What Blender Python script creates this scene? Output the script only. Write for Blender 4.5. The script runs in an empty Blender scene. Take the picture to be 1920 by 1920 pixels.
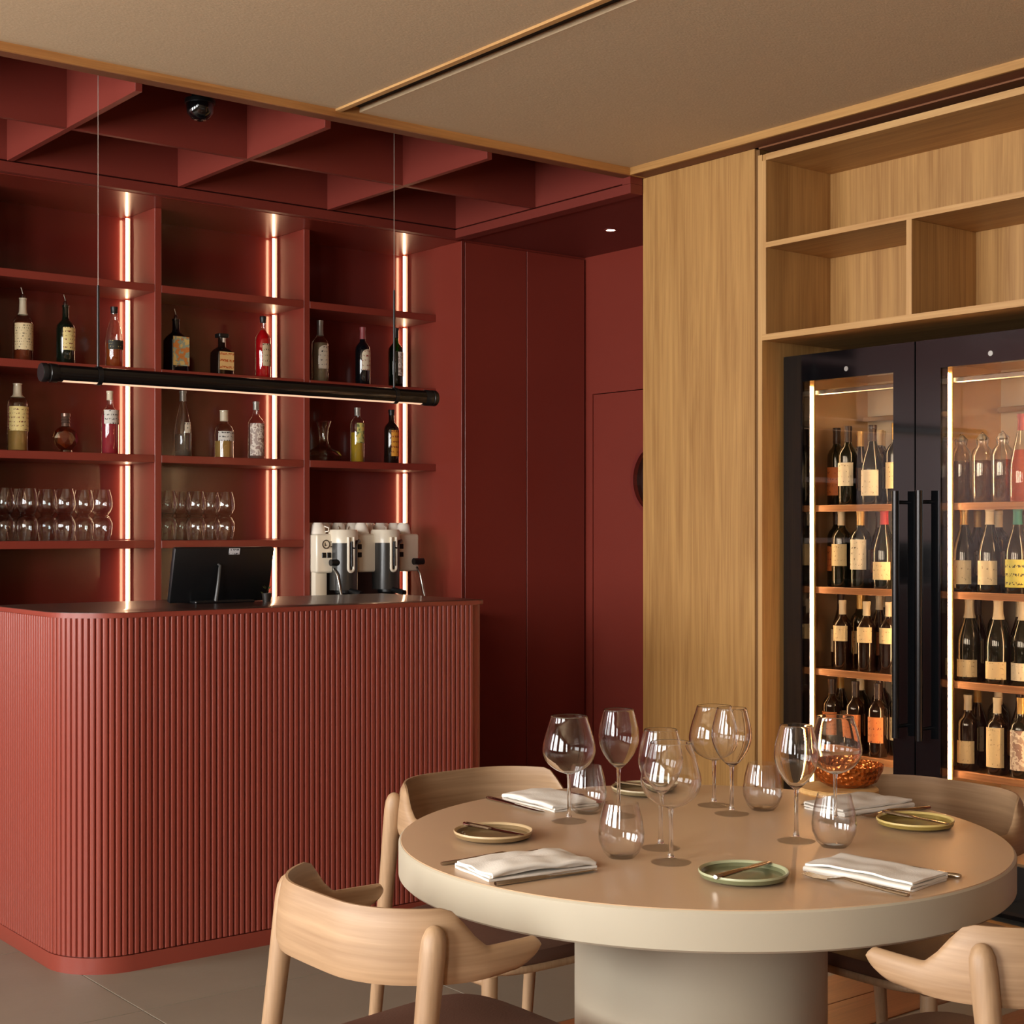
import bpy, bmesh, math, random
from mathutils import Vector, Matrix, noise
random.seed(7)
PI = math.pi
S = bpy.context.scene
COL = S.collection

# ------------------------------------------------------------------ camera
F_PX, CX, HY, HC = 2815.0, 960.0, 995.0, 1.35       # focal length and horizon in photo pixels, eye height
CA, SA = 0.6192, 0.7852                              # camera heading between the two wall directions
FWD = Vector((CA, SA, 0)).normalized()
RGT = Vector((SA, -CA, 0)).normalized()
cam_d = bpy.data.cameras.new('camera')
cam_d.sensor_width = 36.0
cam_d.lens = F_PX / 1920 * 36.0
cam_d.shift_y = (HY - 960) / 1920
cam_d.clip_start = 0.05
cam = bpy.data.objects.new('camera', cam_d)
COL.objects.link(cam)
M = Matrix.Identity(4)
for i, v in enumerate((RGT, Vector((0, 0, 1)), -FWD)):
    for j in range(3):
        M[j][i] = v[j]
M.translation = Vector((0, 0, HC))
cam.matrix_world = M
S.camera = cam

# ------------------------------------------------------------------ world, exposure
W = bpy.data.worlds.new('daylight'); S.world = W
W.use_nodes = True
bgn = W.node_tree.nodes['Background']
bgn.inputs[0].default_value = (1.0, 0.985, 0.955, 1)
bgn.inputs[1].default_value = 12.0
S.view_settings.view_transform = 'Standard'
S.view_settings.look = 'None'
S.view_settings.gamma = 1.0
S.view_settings.use_curve_mapping = False
S.view_settings.exposure = 0.97
cy = S.cycles
cy.use_denoising = True
cy.max_bounces = 16
cy.diffuse_bounces = 4
cy.glossy_bounces = 4
cy.transmission_bounces = 16
cy.transparent_max_bounces = 40
cy.caustics_reflective = False
cy.caustics_refractive = True
cy.blur_glossy = 0.5
cy.sample_clamp_indirect = 4.0

# room extents (metres): X runs along the bar, Y away from the table towards the bar wall
XL, YF = -2.2, -2.4
XW, XR = 4.27, 5.05           # oak front, red side wall
YT, YB = 4.54, 6.29           # edge of beige ceiling, back of the shelving
ZC = 2.83
ZB, ZBT = 2.78, 3.42          # coffer beams: underside, top
WIN_L = [(-1.5, -0.7), (0.5, 2.1), (2.8, 4.2), (4.8, 6.0)]
WIN_F = []
WZ0, WZ1 = 0.95, 2.65

def portal(loc, rot, sx, sy):
    d = bpy.data.lights.new('daylight_portal', 'AREA')
    d.shape = 'RECTANGLE'; d.size = sx; d.size_y = sy
    d.cycles.is_portal = True
    o = bpy.data.objects.new('daylight_portal', d); COL.objects.link(o)
    o.location = loc; o.rotation_euler = rot
for a, b in WIN_L:
    portal((XL - 0.12, (a + b) / 2, (WZ0 + WZ1) / 2), (0, -PI / 2, 0), WZ1 - WZ0, b - a)
for a, b in WIN_F:
    portal(((a + b) / 2, YF - 0.12, (WZ0 + WZ1) / 2), (PI / 2, 0, 0), b - a, WZ1 - WZ0)

# ------------------------------------------------------------------ helpers
def px2w(px, py, z):
    """photo pixel on a horizontal surface at height z -> world point"""
    d = F_PX * (HC - z) / (py - HY)
    u = (px - CX) / F_PX
    p = FWD * d + RGT * (u * d)
    return Vector((p.x, p.y, z))
def px_on_y(px, y):
    u = (px - CX) / F_PX
    t = y / (FWD.y + u * RGT.y)
    return (FWD.x + u * RGT.x) * t
def px_on_x(px, x):
    u = (px - CX) / F_PX
    t = x / (FWD.x + u * RGT.x)
    return (FWD.y + u * RGT.y) * t

def lin(c):
    return tuple((v / 12.92 if v <= 0.04045 else ((v + 0.055) / 1.055) ** 2.4) for v in (x / 255 for x in c)) + (1.0,)

MATS = {}
def nodes(name):
    m = bpy.data.materials.new(name); m.use_nodes = True
    nt = m.node_tree
    return m, nt, nt.nodes, nt.links, nt.nodes['Principled BSDF']
def pmat(name, c, rough=0.5, metal=0.0, coat=0.0, spec=0.5, bump=0.0, bscale=60, trans=0.0, var=0.0, vscale=5, stretch=(1, 1, 1)):
    if name in MATS: return MATS[name]
    m, nt, N, L, b = nodes(name)
    b.inputs['Base Color'].default_value = lin(c)
    b.inputs['Roughness'].default_value = rough
    b.inputs['Metallic'].default_value = metal
    b.inputs['Coat Weight'].default_value = coat
    b.inputs['Coat Roughness'].default_value = 0.08
    b.inputs['Specular IOR Level'].default_value = spec
    b.inputs['Transmission Weight'].default_value = trans
    tc = N.new('ShaderNodeTexCoord'); mp = N.new('ShaderNodeMapping')
    L.new(tc.outputs['Object'], mp.inputs[0]); mp.inputs['Scale'].default_value = stretch
    if var > 0:
        n = N.new('ShaderNodeTexNoise'); n.inputs['Scale'].default_value = vscale; n.inputs['Detail'].default_value = 5
        L.new(mp.outputs[0], n.inputs['Vector'])
        mx = N.new('ShaderNodeMix'); mx.data_type = 'RGBA'
        lc = lin(c)
        mx.inputs[6].default_value = tuple(v * (1 - var) for v in lc[:3]) + (1,)
        mx.inputs[7].default_value = tuple(min(1, v * (1 + var)) for v in lc[:3]) + (1,)
        L.new(n.outputs['Fac'], mx.inputs[0]); L.new(mx.outputs[2], b.inputs['Base Color'])
    if bump > 0:
        n2 = N.new('ShaderNodeTexNoise'); n2.inputs['Scale'].default_value = bscale; n2.inputs['Detail'].default_value = 4
        L.new(mp.outputs[0], n2.inputs['Vector'])
        bp = N.new('ShaderNodeBump'); bp.inputs['Strength'].default_value = bump; bp.inputs['Distance'].default_value = 0.01
        L.new(n2.outputs['Fac'], bp.inputs['Height']); L.new(bp.outputs[0], b.inputs['Normal'])
    MATS[name] = m
    return m
def wood(name, c1, c2, axis='z', rough=0.45, scale=1.0, coat=0.0):
    """streaky grain stretched along one local axis"""
    if name in MATS: return MATS[name]
    m, nt, N, L, b = nodes(name)
    b.inputs['Roughness'].default_value = rough
    b.inputs['Coat Weight'].default_value = coat
    tc = N.new('ShaderNodeTexCoord')
    def mapped(s, lo):
        mp = N.new('ShaderNodeMapping'); v = [s * scale] * 3; v['xyz'.index(axis)] = lo * scale
        mp.inputs['Scale'].default_value = v; L.new(tc.outputs['Object'], mp.inputs[0]); return mp
    n1 = N.new('ShaderNodeTexNoise'); n1.inputs['Scale'].default_value = 1; n1.inputs['Detail'].default_value = 7
    n1.inputs['Roughness'].default_value = 0.62; n1.inputs['Distortion'].default_value = 0.8
    L.new(mapped(16, 0.9).outputs[0], n1.inputs['Vector'])
    n2 = N.new('ShaderNodeTexNoise'); n2.inputs['Scale'].default_value = 1; n2.inputs['Detail'].default_value = 3
    L.new(mapped(150, 3.0).outputs[0], n2.inputs['Vector'])
    mx = N.new('ShaderNodeMath'); mx.operation = 'MULTIPLY_ADD'
    L.new(n2.outputs['Fac'], mx.inputs[0]); mx.inputs[1].default_value = 0.55
    L.new(n1.outputs['Fac'], mx.inputs[2])
    cr = N.new('ShaderNodeValToRGB')
    cr.color_ramp.elements[0].position = 0.55; cr.color_ramp.elements[0].color = lin(c1)
    cr.color_ramp.elements[1].position = 0.98; cr.color_ramp.elements[1].color = lin(c2)
    L.new(mx.outputs[0], cr.inputs[0]); L.new(cr.outputs[0], b.inputs['Base Color'])
    bp = N.new('ShaderNodeBump'); bp.inputs['Strength'].default_value = 0.08; bp.inputs['Distance'].default_value = 0.004
    L.new(mx.outputs[0], bp.inputs['Height']); L.new(bp.outputs[0], b.inputs['Normal'])
    MATS[name] = m
    return m
def emit(name, c, strength):
    if name in MATS: return MATS[name]
    m, nt, N, L, b = nodes(name)
    b.inputs['Base Color'].default_value = lin(c)
    b.inputs['Emission Color'].default_value = lin(c)
    b.inputs['Emission Strength'].default_value = strength
    MATS[name] = m
    return m
def thin_glass(name, tint=(255, 255, 255), edge=0.85, base=0.05, power=4.0, rough=0.0):
    """thin-walled clear glass: see-through, mirror-like at grazing angles"""
    if name in MATS: return MATS[name]
    m, nt, N, L, b = nodes(name)
    N.remove(b)
    out = N['Material Output']
    t = N.new('ShaderNodeBsdfTransparent'); t.inputs[0].default_value = lin(tint)
    g = N.new('ShaderNodeBsdfGlossy'); g.inputs['Roughness'].default_value = rough
    lw = N.new('ShaderNodeLayerWeight'); lw.inputs[0].default_value = 0.5
    p = N.new('ShaderNodeMath'); p.operation = 'POWER'; p.inputs[1].default_value = power
    L.new(lw.outputs['Facing'], p.inputs[0])
    a = N.new('ShaderNodeMath'); a.operation = 'MULTIPLY_ADD'; a.inputs[1].default_value = edge; a.inputs[2].default_value = base
    L.new(p.outputs[0], a.inputs[0])
    mx = N.new('ShaderNodeMixShader')
    L.new(a.outputs[0], mx.inputs[0]); L.new(t.outputs[0], mx.inputs[1]); L.new(g.outputs[0], mx.inputs[2])
    L.new(mx.outputs[0], out.inputs[0])
    MATS[name] = m
    return m
def solid_glass(name, c=(255, 255, 255), rough=0.0):
    if name in MATS: return MATS[name]
    m, nt, N, L, b = nodes(name)
    b.inputs['Base Color'].default_value = lin(c)
    b.inputs['Roughness'].default_value = rough
    b.inputs['Transmission Weight'].default_value = 1.0
    b.inputs['IOR'].default_value = 1.45
    MATS[name] = m
    return m
def liquid(name, c, dense=0.45):
    if name in MATS: return MATS[name]
    m, nt, N, L, b = nodes(name)
    N.remove(b)
    t = N.new('ShaderNodeBsdfTransparent'); t.inputs[0].default_value = lin(c)
    d = N.new('ShaderNodeBsdfDiffuse'); d.inputs[0].default_value = lin(c)
    mx = N.new('ShaderNodeMixShader'); mx.inputs[0].default_value = dense
    L.new(t.outputs[0], mx.inputs[1]); L.new(d.outputs[0], mx.inputs[2])
    L.new(mx.outputs[0], N['Material Output'].inputs[0])
    MATS[name] = m
    return m
def paper(name, c, ink=(60, 45, 30), freq=90.0, cover=0.42, band=None, blob=None):
    """printed paper label: lines of small print, an optional coloured band (z0,z1,colour) and blobs of colour"""
    if name in MATS: return MATS[name]
    m, nt, N, L, b = nodes(name)
    b.inputs['Roughness'].default_value = 0.6
    tc = N.new('ShaderNodeTexCoord')
    sp = N.new('ShaderNodeSeparateXYZ'); L.new(tc.outputs['Object'], sp.inputs[0])
    n1 = N.new('ShaderNodeTexNoise'); n1.inputs['Scale'].default_value = 1; n1.inputs['Detail'].default_value = 2
    mp = N.new('ShaderNodeMapping'); mp.inputs['Scale'].default_value = (170, 170, 110); L.new(tc.outputs['Object'], mp.inputs[0]); L.new(mp.outputs[0], n1.inputs['Vector'])
    wv = N.new('ShaderNodeMath'); wv.operation = 'MULTIPLY'; wv.inputs[1].default_value = freq * 6.28; L.new(sp.outputs['Z'], wv.inputs[0])
    sn = N.new('ShaderNodeMath'); sn.operation = 'SINE'; L.new(wv.outputs[0], sn.inputs[0])
    gt = N.new('ShaderNodeMath'); gt.operation = 'GREATER_THAN'; gt.inputs[1].default_value = 0.45; L.new(sn.outputs[0], gt.inputs[0])
    g2 = N.new('ShaderNodeMath'); g2.operation = 'LESS_THAN'; g2.inputs[1].default_value = cover; L.new(n1.outputs['Fac'], g2.inputs[0])
    ml = N.new('ShaderNodeMath'); ml.operation = 'MULTIPLY'; L.new(gt.outputs[0], ml.inputs[0]); L.new(g2.outputs[0], ml.inputs[1])
    mx = N.new('ShaderNodeMix'); mx.data_type = 'RGBA'
    mx.inputs[6].default_value = lin(c); mx.inputs[7].default_value = lin(ink)
    L.new(ml.outputs[0], mx.inputs[0])
    last = mx.outputs[2]
    if blob:
        n3 = N.new('ShaderNodeTexNoise'); n3.inputs['Scale'].default_value = 38; n3.inputs['Detail'].default_value = 2; L.new(tc.outputs['Object'], n3.inputs['Vector'])
        cr = N.new('ShaderNodeValToRGB'); cr.color_ramp.interpolation = 'CONSTANT'
        e = cr.color_ramp.elements
        e[0].position = 0.0; e[0].color = lin(blob[0])
        e[1].position = 0.46; e[1].color = lin(blob[1])
        e2 = e.new(0.56); e2.color = lin(blob[2])
        L.new(n3.outputs['Fac'], cr.inputs[0])
        m3 = N.new('ShaderNodeMix'); m3.data_type = 'RGBA'; m3.inputs[0].default_value = 0.9
        L.new(last, m3.inputs[6]); L.new(cr.outputs[0], m3.inputs[7]); last = m3.outputs[2]
    if band:
        for z0, z1, bc in band:
            a = N.new('ShaderNodeMath'); a.operation = 'GREATER_THAN'; a.inputs[1].default_value = z0; L.new(sp.outputs['Z'], a.inputs[0])
            d = N.new('ShaderNodeMath'); d.operation = 'LESS_THAN'; d.inputs[1].default_value = z1; L.new(sp.outputs['Z'], d.inputs[0])
            e = N.new('ShaderNodeMath'); e.operation = 'MULTIPLY'; L.new(a.outputs[0], e.inputs[0]); L.new(d.outputs[0], e.inputs[1])
            m2 = N.new('ShaderNodeMix'); m2.data_type = 'RGBA'
            L.new(e.outputs[0], m2.inputs[0]); L.new(last, m2.inputs[6]); m2.inputs[7].default_value = lin(bc); last = m2.outputs[2]
    L.new(last, b.inputs['Base Color'])
    MATS[name] = m
    return m

# ---- objects
def link(name, data, mat=None, parent=None, loc=(0, 0, 0), rot=(0, 0, 0)):
    o = bpy.data.objects.new(name, data); COL.objects.link(o)
    o.location = loc; o.rotation_euler = rot
    if mat is not None and len(data.materials) == 0: data.materials.append(mat)
    if parent is not None: o.parent = parent
    return o
def tag(o, label=None, cat=None, group=None, kind=None):
    if label: o['label'] = label
    if cat: o['category'] = cat
    if group: o['group'] = group
    if kind: o['kind'] = kind
    return o
def thing(name, label, cat, loc=(0, 0, 0), rz=0.0, group=None):
    o = bpy.data.objects.new(name, None); COL.objects.link(o)
    o.empty_display_size = 0.05
    o.location = loc; o.rotation_euler = (0, 0, rz)
    return tag(o, label, cat, group)
def struct(name, me, mat, label=None):
    o = link(name, me, mat); o['kind'] = 'structure'
    if label: o['label'] = label
    return o
def copy_tree(o, parent=None):
    c = o.copy(); COL.objects.link(c)
    if parent is not None:
        c.parent = parent; c.matrix_parent_inverse = Matrix.Identity(4)
    for ch in o.children: copy_tree(ch, c)
    return c
def finish(bm, name='mesh', smooth=None):
    bmesh.ops.recalc_face_normals(bm, faces=bm.faces)
    me = bpy.data.meshes.new(name); bm.to_mesh(me); bm.free()
    if smooth is not None:
        me.shade_smooth(); me.set_sharp_from_angle(angle=math.radians(smooth))
    return me
def add_box(bm, x0, x1, y0, y1, z0, z1):
    vs = [bm.verts.new((x, y, z)) for x in (x0, x1) for y in (y0, y1) for z in (z0, z1)]
    for f in ((0, 1, 3, 2), (4, 6, 7, 5), (0, 4, 5, 1), (2, 3, 7, 6), (0, 2, 6, 4), (1, 5, 7, 3)):
        bm.faces.new([vs[i] for i in f])
    return vs
def box(x0, x1, y0, y1, z0, z1, bev=0.0, org=(0, 0, 0), seg=1):
    bm = bmesh.new()
    x0, x1 = min(x0, x1) - org[0], max(x0, x1) - org[0]
    y0, y1 = min(y0, y1) - org[1], max(y0, y1) - org[1]
    z0, z1 = min(z0, z1) - org[2], max(z0, z1) - org[2]
    add_box(bm, x0, x1, y0, y1, z0, z1)
    if bev > 0:
        bmesh.ops.bevel(bm, geom=list(bm.edges), offset=bev, segments=seg, affect='EDGES', profile=0.5)
    return finish(bm, 'box', 30 if bev > 0 and seg > 1 else None)
def boxes(lst, org=(0, 0, 0)):
    bm = bmesh.new()
    for x0, x1, y0, y1, z0, z1 in lst:
        add_box(bm, x0 - org[0], x1 - org[0], y0 - org[1], y1 - org[1], z0 - org[2], z1 - org[2])
    return finish(bm, 'boxes')
def lathe(prof, n=32, smooth=35, closed=False):
    """profile [(r,z)...] turned about z"""
    bm = bmesh.new(); rings = []
    for r, z in prof:
        if r < 1e-6: rings.append([bm.verts.new((0, 0, z))])
        else: rings.append([bm.verts.new((r * math.cos(2 * PI * k / n), r * math.sin(2 * PI * k / n), z)) for k in range(n)])
    pairs = list(zip(rings, rings[1:]))
    if closed: pairs.append((rings[-1], rings[0]))
    for a, b in pairs:
        for k in range(n):
            k2 = (k + 1) % n
            if len(a) == 1 and len(b) == 1: continue
            if len(a) == 1: bm.faces.new((a[0], b[k2], b[k]))
            elif len(b) == 1: bm.faces.new((a[k], a[k2], b[0]))
            else: bm.faces.new((a[k], a[k2], b[k2], b[k]))
    return finish(bm, 'lathe', smooth)
def loft(secs, n=32, smooth=35):
    """sections (cx,cy,z,rx,ry,e): superellipse rings stacked along z, ends capped"""
    bm = bmesh.new(); rings = []
    for cx, cy_, z, rx, ry, e in secs:
        ring = []
        for k in range(n):
            a = 2 * PI * (k + 0.5) / n; c, s = math.cos(a), math.sin(a)
            ring.append(bm.verts.new((cx + rx * math.copysign(abs(c) ** (2 / e), c), cy_ + ry * math.copysign(abs(s) ** (2 / e), s), z)))
        rings.append(ring)
    for a, b in zip(rings, rings[1:]):
        for k in range(n):
            k2 = (k + 1) % n
            bm.faces.new((a[k], a[k2], b[k2], b[k]))
    bm.faces.new(rings[0][::-1]); bm.faces.new(rings[-1])
    return finish(bm, 'loft', smooth)
def tube(pts, rad, n=12, smooth=50, bm=None):
    """round bar through points; rad may be a list"""
    own = bm is None
    if own: bm = bmesh.new()
    pts = [Vector(p) for p in pts]
    if not isinstance(rad, (list, tuple)): rad = [rad] * len(pts)
    rings = []; up = None
    for i, p in enumerate(pts):
        d = (pts[min(i + 1, len(pts) - 1)] - pts[max(i - 1, 0)]).normalized()
        if up is None:
            up = Vector((0, 0, 1)) if abs(d.z) < 0.9 else Vector((1, 0, 0))
        u = d.cross(up).normalized(); v = u.cross(d).normalized(); up = v
        rings.append([bm.verts.new(p + (u * math.cos(2 * PI * k / n) + v * math.sin(2 * PI * k / n)) * rad[i]) for k in range(n)])
    for a, b in zip(rings, rings[1:]):
        for k in range(n):
            k2 = (k + 1) % n
            bm.faces.new((a[k], a[k2], b[k2], b[k]))
    bm.faces.new(rings[0][::-1]); bm.faces.new(rings[-1])
    return finish(bm, 'tube', smooth) if own else None
def prism(poly, z0, z1, bev=0.0, org=(0, 0, 0), smooth=None):
    bm = bmesh.new()
    a = [bm.verts.new((x - org[0], y - org[1], z0 - org[2])) for x, y in poly]
    b = [bm.verts.new((x - org[0], y - org[1], z1 - org[2])) for x, y in poly]
    n = len(poly)
    for k in range(n): bm.faces.new((a[k], a[(k + 1) % n], b[(k + 1) % n], b[k]))
    bm.faces.new(a[::-1]); bm.faces.new(b)
    if bev > 0:
        es = [e for e in bm.edges if abs(e.verts[0].co.z - e.verts[1].co.z) < 1e-6]
        bmesh.ops.bevel(bm, geom=es, offset=bev, segments=2, affect='EDGES', profile=0.5)
    return finish(bm, 'prism', smooth)
def arc_strip(r, z0, z1, a0, a1, t=0.0008, n=14):
    """thin curved sheet (a label wrapped on a bottle)"""
    bm = bmesh.new(); g = []
    for rr in (r, r + t):
        for z in (z0, z1):
            g.append([bm.verts.new((rr * math.cos(a0 + (a1 - a0) * k / n), rr * math.sin(a0 + (a1 - a0) * k / n), z)) for k in range(n + 1)])
    i0, i1, o0, o1 = g
    for k in range(n):
        bm.faces.new((o0[k], o0[k + 1], o1[k + 1], o1[k])); bm.faces.new((i0[k + 1], i0[k], i1[k], i1[k + 1]))
        bm.faces.new((i0[k], i0[k + 1], o0[k + 1], o0[k])); bm.faces.new((i1[k + 1], i1[k], o1[k], o1[k + 1]))
    for k in (0, n): bm.faces.new((i0[k], o0[k], o1[k], i1[k]))
    return finish(bm, 'label', 40)

# ------------------------------------------------------------------ materials
RED = pmat('red_lacquer', (128, 48, 36), rough=0.42, coat=0.12, var=0.06, vscale=3)
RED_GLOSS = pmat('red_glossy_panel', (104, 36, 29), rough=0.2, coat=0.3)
RED_SATIN = pmat('red_satin_soffit', (120, 44, 34), rough=0.3, coat=0.35)
RED_SLAT = pmat('red_slat_lacquer', (134, 58, 45), rough=0.34, coat=0.2)
OAK_V = wood('oak_veneer_vertical', (152, 108, 58), (188, 143, 84), 'z', rough=0.5)
OAK_Y = wood('oak_veneer_lengthwise', (152, 108, 58), (188, 143, 84), 'y', rough=0.5)
OAK_X = wood('oak_trim_along_bar', (140, 88, 44), (186, 132, 74), 'x', rough=0.5)
OAK_EDGE_Y = wood('oak_edge_lengthwise', (176, 130, 78), (202, 160, 104), 'y', rough=0.5)
OAK_EDGE = wood('oak_edge', (176, 130, 78), (202, 160, 104), 'z', rough=0.5)
CEIL = pmat('beige_ceiling_fabric', (194, 170, 136), rough=0.9, bump=0.15, bscale=80, var=0.05, vscale=12, stretch=(1, 4, 1))
TILE = pmat('grey_stone_tile', (122, 112, 97), rough=0.45, var=0.16, vscale=4, bump=0.05, bscale=30)
GROUT = pmat('tile_joint', (146, 135, 118), rough=0.9)
PLANK = wood('brown_floor_plank', (112, 66, 38), (150, 94, 56), 'x', rough=0.4)
BLACK = pmat('black_satin', (16, 17, 19), rough=0.35)
BLACKGL = pmat('black_door_glass', (10, 11, 13), rough=0.06, coat=0.5)
DARKTOP = pmat('dark_counter_top', (58, 34, 28), rough=0.3, coat=0.2)
STEEL = pmat('brushed_steel', (190, 185, 175), rough=0.22, metal=1.0)
DSTEEL = pmat('dark_steel', (120, 114, 108), rough=0.3, metal=1.0)
LED_BAR = emit('warm_led_bar', (255, 210, 164), 9.0)
LED_COOL = emit('warm_led_cooler', (255, 218, 172), 34.0)
LED_PEND = emit('pendant_diffuser', (255, 206, 170), 0.45)
WHITE = pmat('plaster_taupe', (150, 134, 114), rough=0.8)
CREAM = pmat('cream_enamel', (238, 226, 204), rough=0.3, coat=0.3)
PORC = pmat('white_porcelain', (240, 230, 216), rough=0.2, coat=0.4)
TABLE_TOP = pmat('taupe_linoleum_top', (186, 156, 124), rough=0.32, var=0.05, vscale=6, bump=0.02, bscale=200)
TABLE_EDGE = pmat('putty_lacquer', (174, 165, 145), rough=0.5, var=0.02)
CHAIR_OAK = wood('chair_oak', (142, 112, 82), (172, 141, 108), 'x', rough=0.5, scale=0.8)
CHAIR_LEG = wood('chair_leg_oak', (142, 112, 82), (172, 141, 108), 'z', rough=0.5)
LEATHER = pmat('brown_leather', (84, 56, 44), rough=0.5, bump=0.08, bscale=220)
LINEN = pmat('white_linen', (220, 214, 204), rough=0.9, bump=0.12, bscale=320)
GLASS = solid_glass('wine_glass_bowl')
GLASS_DOOR = thin_glass('cooler_pane', tint=(240, 234, 226), edge=0.6, base=0.035, power=4.5)
GLASS_BOTTLE = thin_glass('clear_bottle_glass', tint=(250, 250, 247), edge=0.85, base=0.10, power=2.4)
STEM = solid_glass('glass_stem')
FOOT = thin_glass('glass_foot', edge=0.12, base=0.05, power=5)
TUMB_G = thin_glass('tumbler_glass', edge=0.9, base=0.06, power=3.0)
RED_SOFT = pmat('red_ceiling_lacquer', (114, 42, 32), rough=0.5)

# ------------------------------------------------------------------ floor
floor = struct('floor', box(XL, XR + 0.1, YF, YB + 0.1, -0.08, -0.004), GROUT, 'floor of grey stone tiles by the bar and brown planks by the coolers')
YS = 3.16                                           # tile / plank border
tw = 0.80
tile_me = box(-tw / 2 + 0.002, tw / 2 - 0.002, -tw / 2 + 0.002, tw / 2 - 0.002, -0.004, 0.0, 0.001)
tile_me.materials.append(TILE)
nx = int((XR - XL) / tw) + 1
for i in range(nx):
    for j in range(4):
        x = XL + tw * (i + 0.5); y = YS + tw * (j + 0.5)
        if x + tw / 2 > XR + 0.1 or y + tw / 2 > YB + 0.1: 
            continue
        t = link('tile', tile_me, None, floor, (x, y, 0), (0, 0, (PI / 2) * random.randrange(4)))
pl_w, pl_l = 0.18, 1.8
plank_me = box(-pl_l / 2 + 0.0015, pl_l / 2 - 0.0015, -pl_w / 2 + 0.0015, pl_w / 2 - 0.0015, -0.004, 0.0, 0.001)
plank_me.materials.append(PLANK)
j = 0; y = YS - pl_w / 2
while y > -0.6:
    x = XL + pl_l / 2 + (0.6 * (j % 3))
    while x + pl_l / 2 < XR - 0.3:
        link('plank', plank_me, None, floor, (x, y, 0))
        x += pl_l
    y -= pl_w; j += 1

# ------------------------------------------------------------------ room shell
def wall_with_windows(name, axis, pos, thick, a0, a1, wins, label):
    L_ = []
    cur = a0
    def add(b0, b1, z0, z1):
        if axis == 'x': L_.append((pos - thick, pos, b0, b1, z0, z1))
        else: L_.append((b0, b1, pos - thick, pos, z0, z1))
    for a, b in wins:
        add(cur, a, 0, 3.6); add(a, b, 0, WZ0); add(a, b, WZ1, 3.6); cur = b
    add(cur, a1, 0, 3.6)
    return struct(name, boxes(L_), WHITE, label)
wall_with_windows('wall_left', 'x', XL, 0.18, YF - 0.18, YB + 0.2, WIN_L, 'taupe plaster wall with tall windows facing the oak cabinets')
wall_with_windows('wall_front', 'y', YF, 0.18, XL, XR + 0.2, WIN_F, 'taupe plaster wall with tall windows facing the bar')
fr_m = pmat('window_frame_black', (28, 27, 26), rough=0.4)
wn = 0
for a, b in WIN_L:
    wn += 1
    w = struct('window_%d' % wn, boxes([(XL - 0.1, XL - 0.05, a, a + 0.05, WZ0, WZ1), (XL - 0.1, XL - 0.05, b - 0.05, b, WZ0, WZ1), (XL - 0.1, XL - 0.05, a, b, WZ0, WZ0 + 0.05), (XL - 0.1, XL - 0.05, a, b, WZ1 - 0.05, WZ1), (XL - 0.1, XL - 0.05, (a + b) / 2 - 0.02, (a + b) / 2 + 0.02, WZ0, WZ1)]), fr_m, 'tall black framed window in the plaster wall')
for a, b in WIN_F:
    wn += 1
    w = struct('window_%d' % wn, boxes([(a, a + 0.05, YF - 0.1, YF - 0.05, WZ0, WZ1), (b - 0.05, b, YF - 0.1, YF - 0.05, WZ0, WZ1), (a, b, YF - 0.1, YF - 0.05, WZ0, WZ0 + 0.05), (a, b, YF - 0.1, YF - 0.05, WZ1 - 0.05, WZ1), ((a + b) / 2 - 0.02, (a + b) / 2 + 0.02, YF - 0.1, YF - 0.05, WZ0, WZ1)]), fr_m, 'tall black framed window in the plaster wall')
struct('wall_back', box(XL, XR + 0.2, YB + 0.03, YB + 0.2, 0, 3.6), RED, 'dark red wall behind the bar shelving')

# red side wall with a flush door and porthole
DY0, DY1, DZ = 4.84, 5.738, 2.04
wr = struct('wall_right', boxes([(XR, XR + 0.15, DY1 + 0.004, YB + 0.03, 0, 3.6), (XR, XR + 0.15, 3.9, DY0 - 0.004, 0, 3.6), (XR, XR + 0.15, DY0 - 0.004, DY1 + 0.004, DZ + 0.004, 3.6), (XR + 0.1, XR + 0.15, YF, 3.9, 0, 3.6), (XR + 0.06, XR + 0.15, DY0 - 0.004, DY1 + 0.004, 0, DZ + 0.004)]), RED, 'red lacquered side wall beside the tall cabinet')  # box behind the door is added to stop light leaking round it
door = bpy.data.objects.new('door_1', None); COL.objects.link(door); door.location = (XR, (DY0 + DY1) / 2, 0); tag(door, 'flush red door with a round porthole', None, None, 'structure')
def ring_plate(y0, y1, z0, z1, cyy, cz, r, x0, x1, n=40):
    """rectangular slab in the YZ plane with a round hole"""
    bm = bmesh.new()
    def per(a):
        c, s = math.cos(a), math.sin(a); k = []
        if c > 1e-9: k.append((y1 - cyy) / c)
        if c < -1e-9: k.append((y0 - cyy) / c)
        if s > 1e-9: k.append((z1 - cz) / s)
        if s < -1e-9: k.append((z0 - cz) / s)
        q = min(k); return cyy + c * q, cz + s * q
    angs = sorted([2 * PI * k / n for k in range(n)] + [math.atan2(zz - cz, yy - cyy) % (2 * PI) for yy in (y0, y1) for zz in (z0, z1)])
    R_ = {}
    for x in (x0, x1):
        R_[x] = ([bm.verts.new((x, cyy + r * math.cos(a), cz + r * math.sin(a))) for a in angs], [bm.verts.new((x,) + per(a)) for a in angs])
    m = len(angs)
    for k in range(m):
        k2 = (k + 1) % m
        for x in (x0, x1): bm.faces.new((R_[x][0][k], R_[x][0][k2], R_[x][1][k2], R_[x][1][k]))
        bm.faces.new((R_[x0][0][k], R_[x0][0][k2], R_[x1][0][k2], R_[x1][0][k]))
        bm.faces.new((R_[x0][1][k], R_[x0][1][k2], R_[x1][1][k2], R_[x1][1][k]))
    return finish(bm, 'plate')
dl = door.location
pc = (DY0 + DY1) / 2 - 0.02
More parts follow.
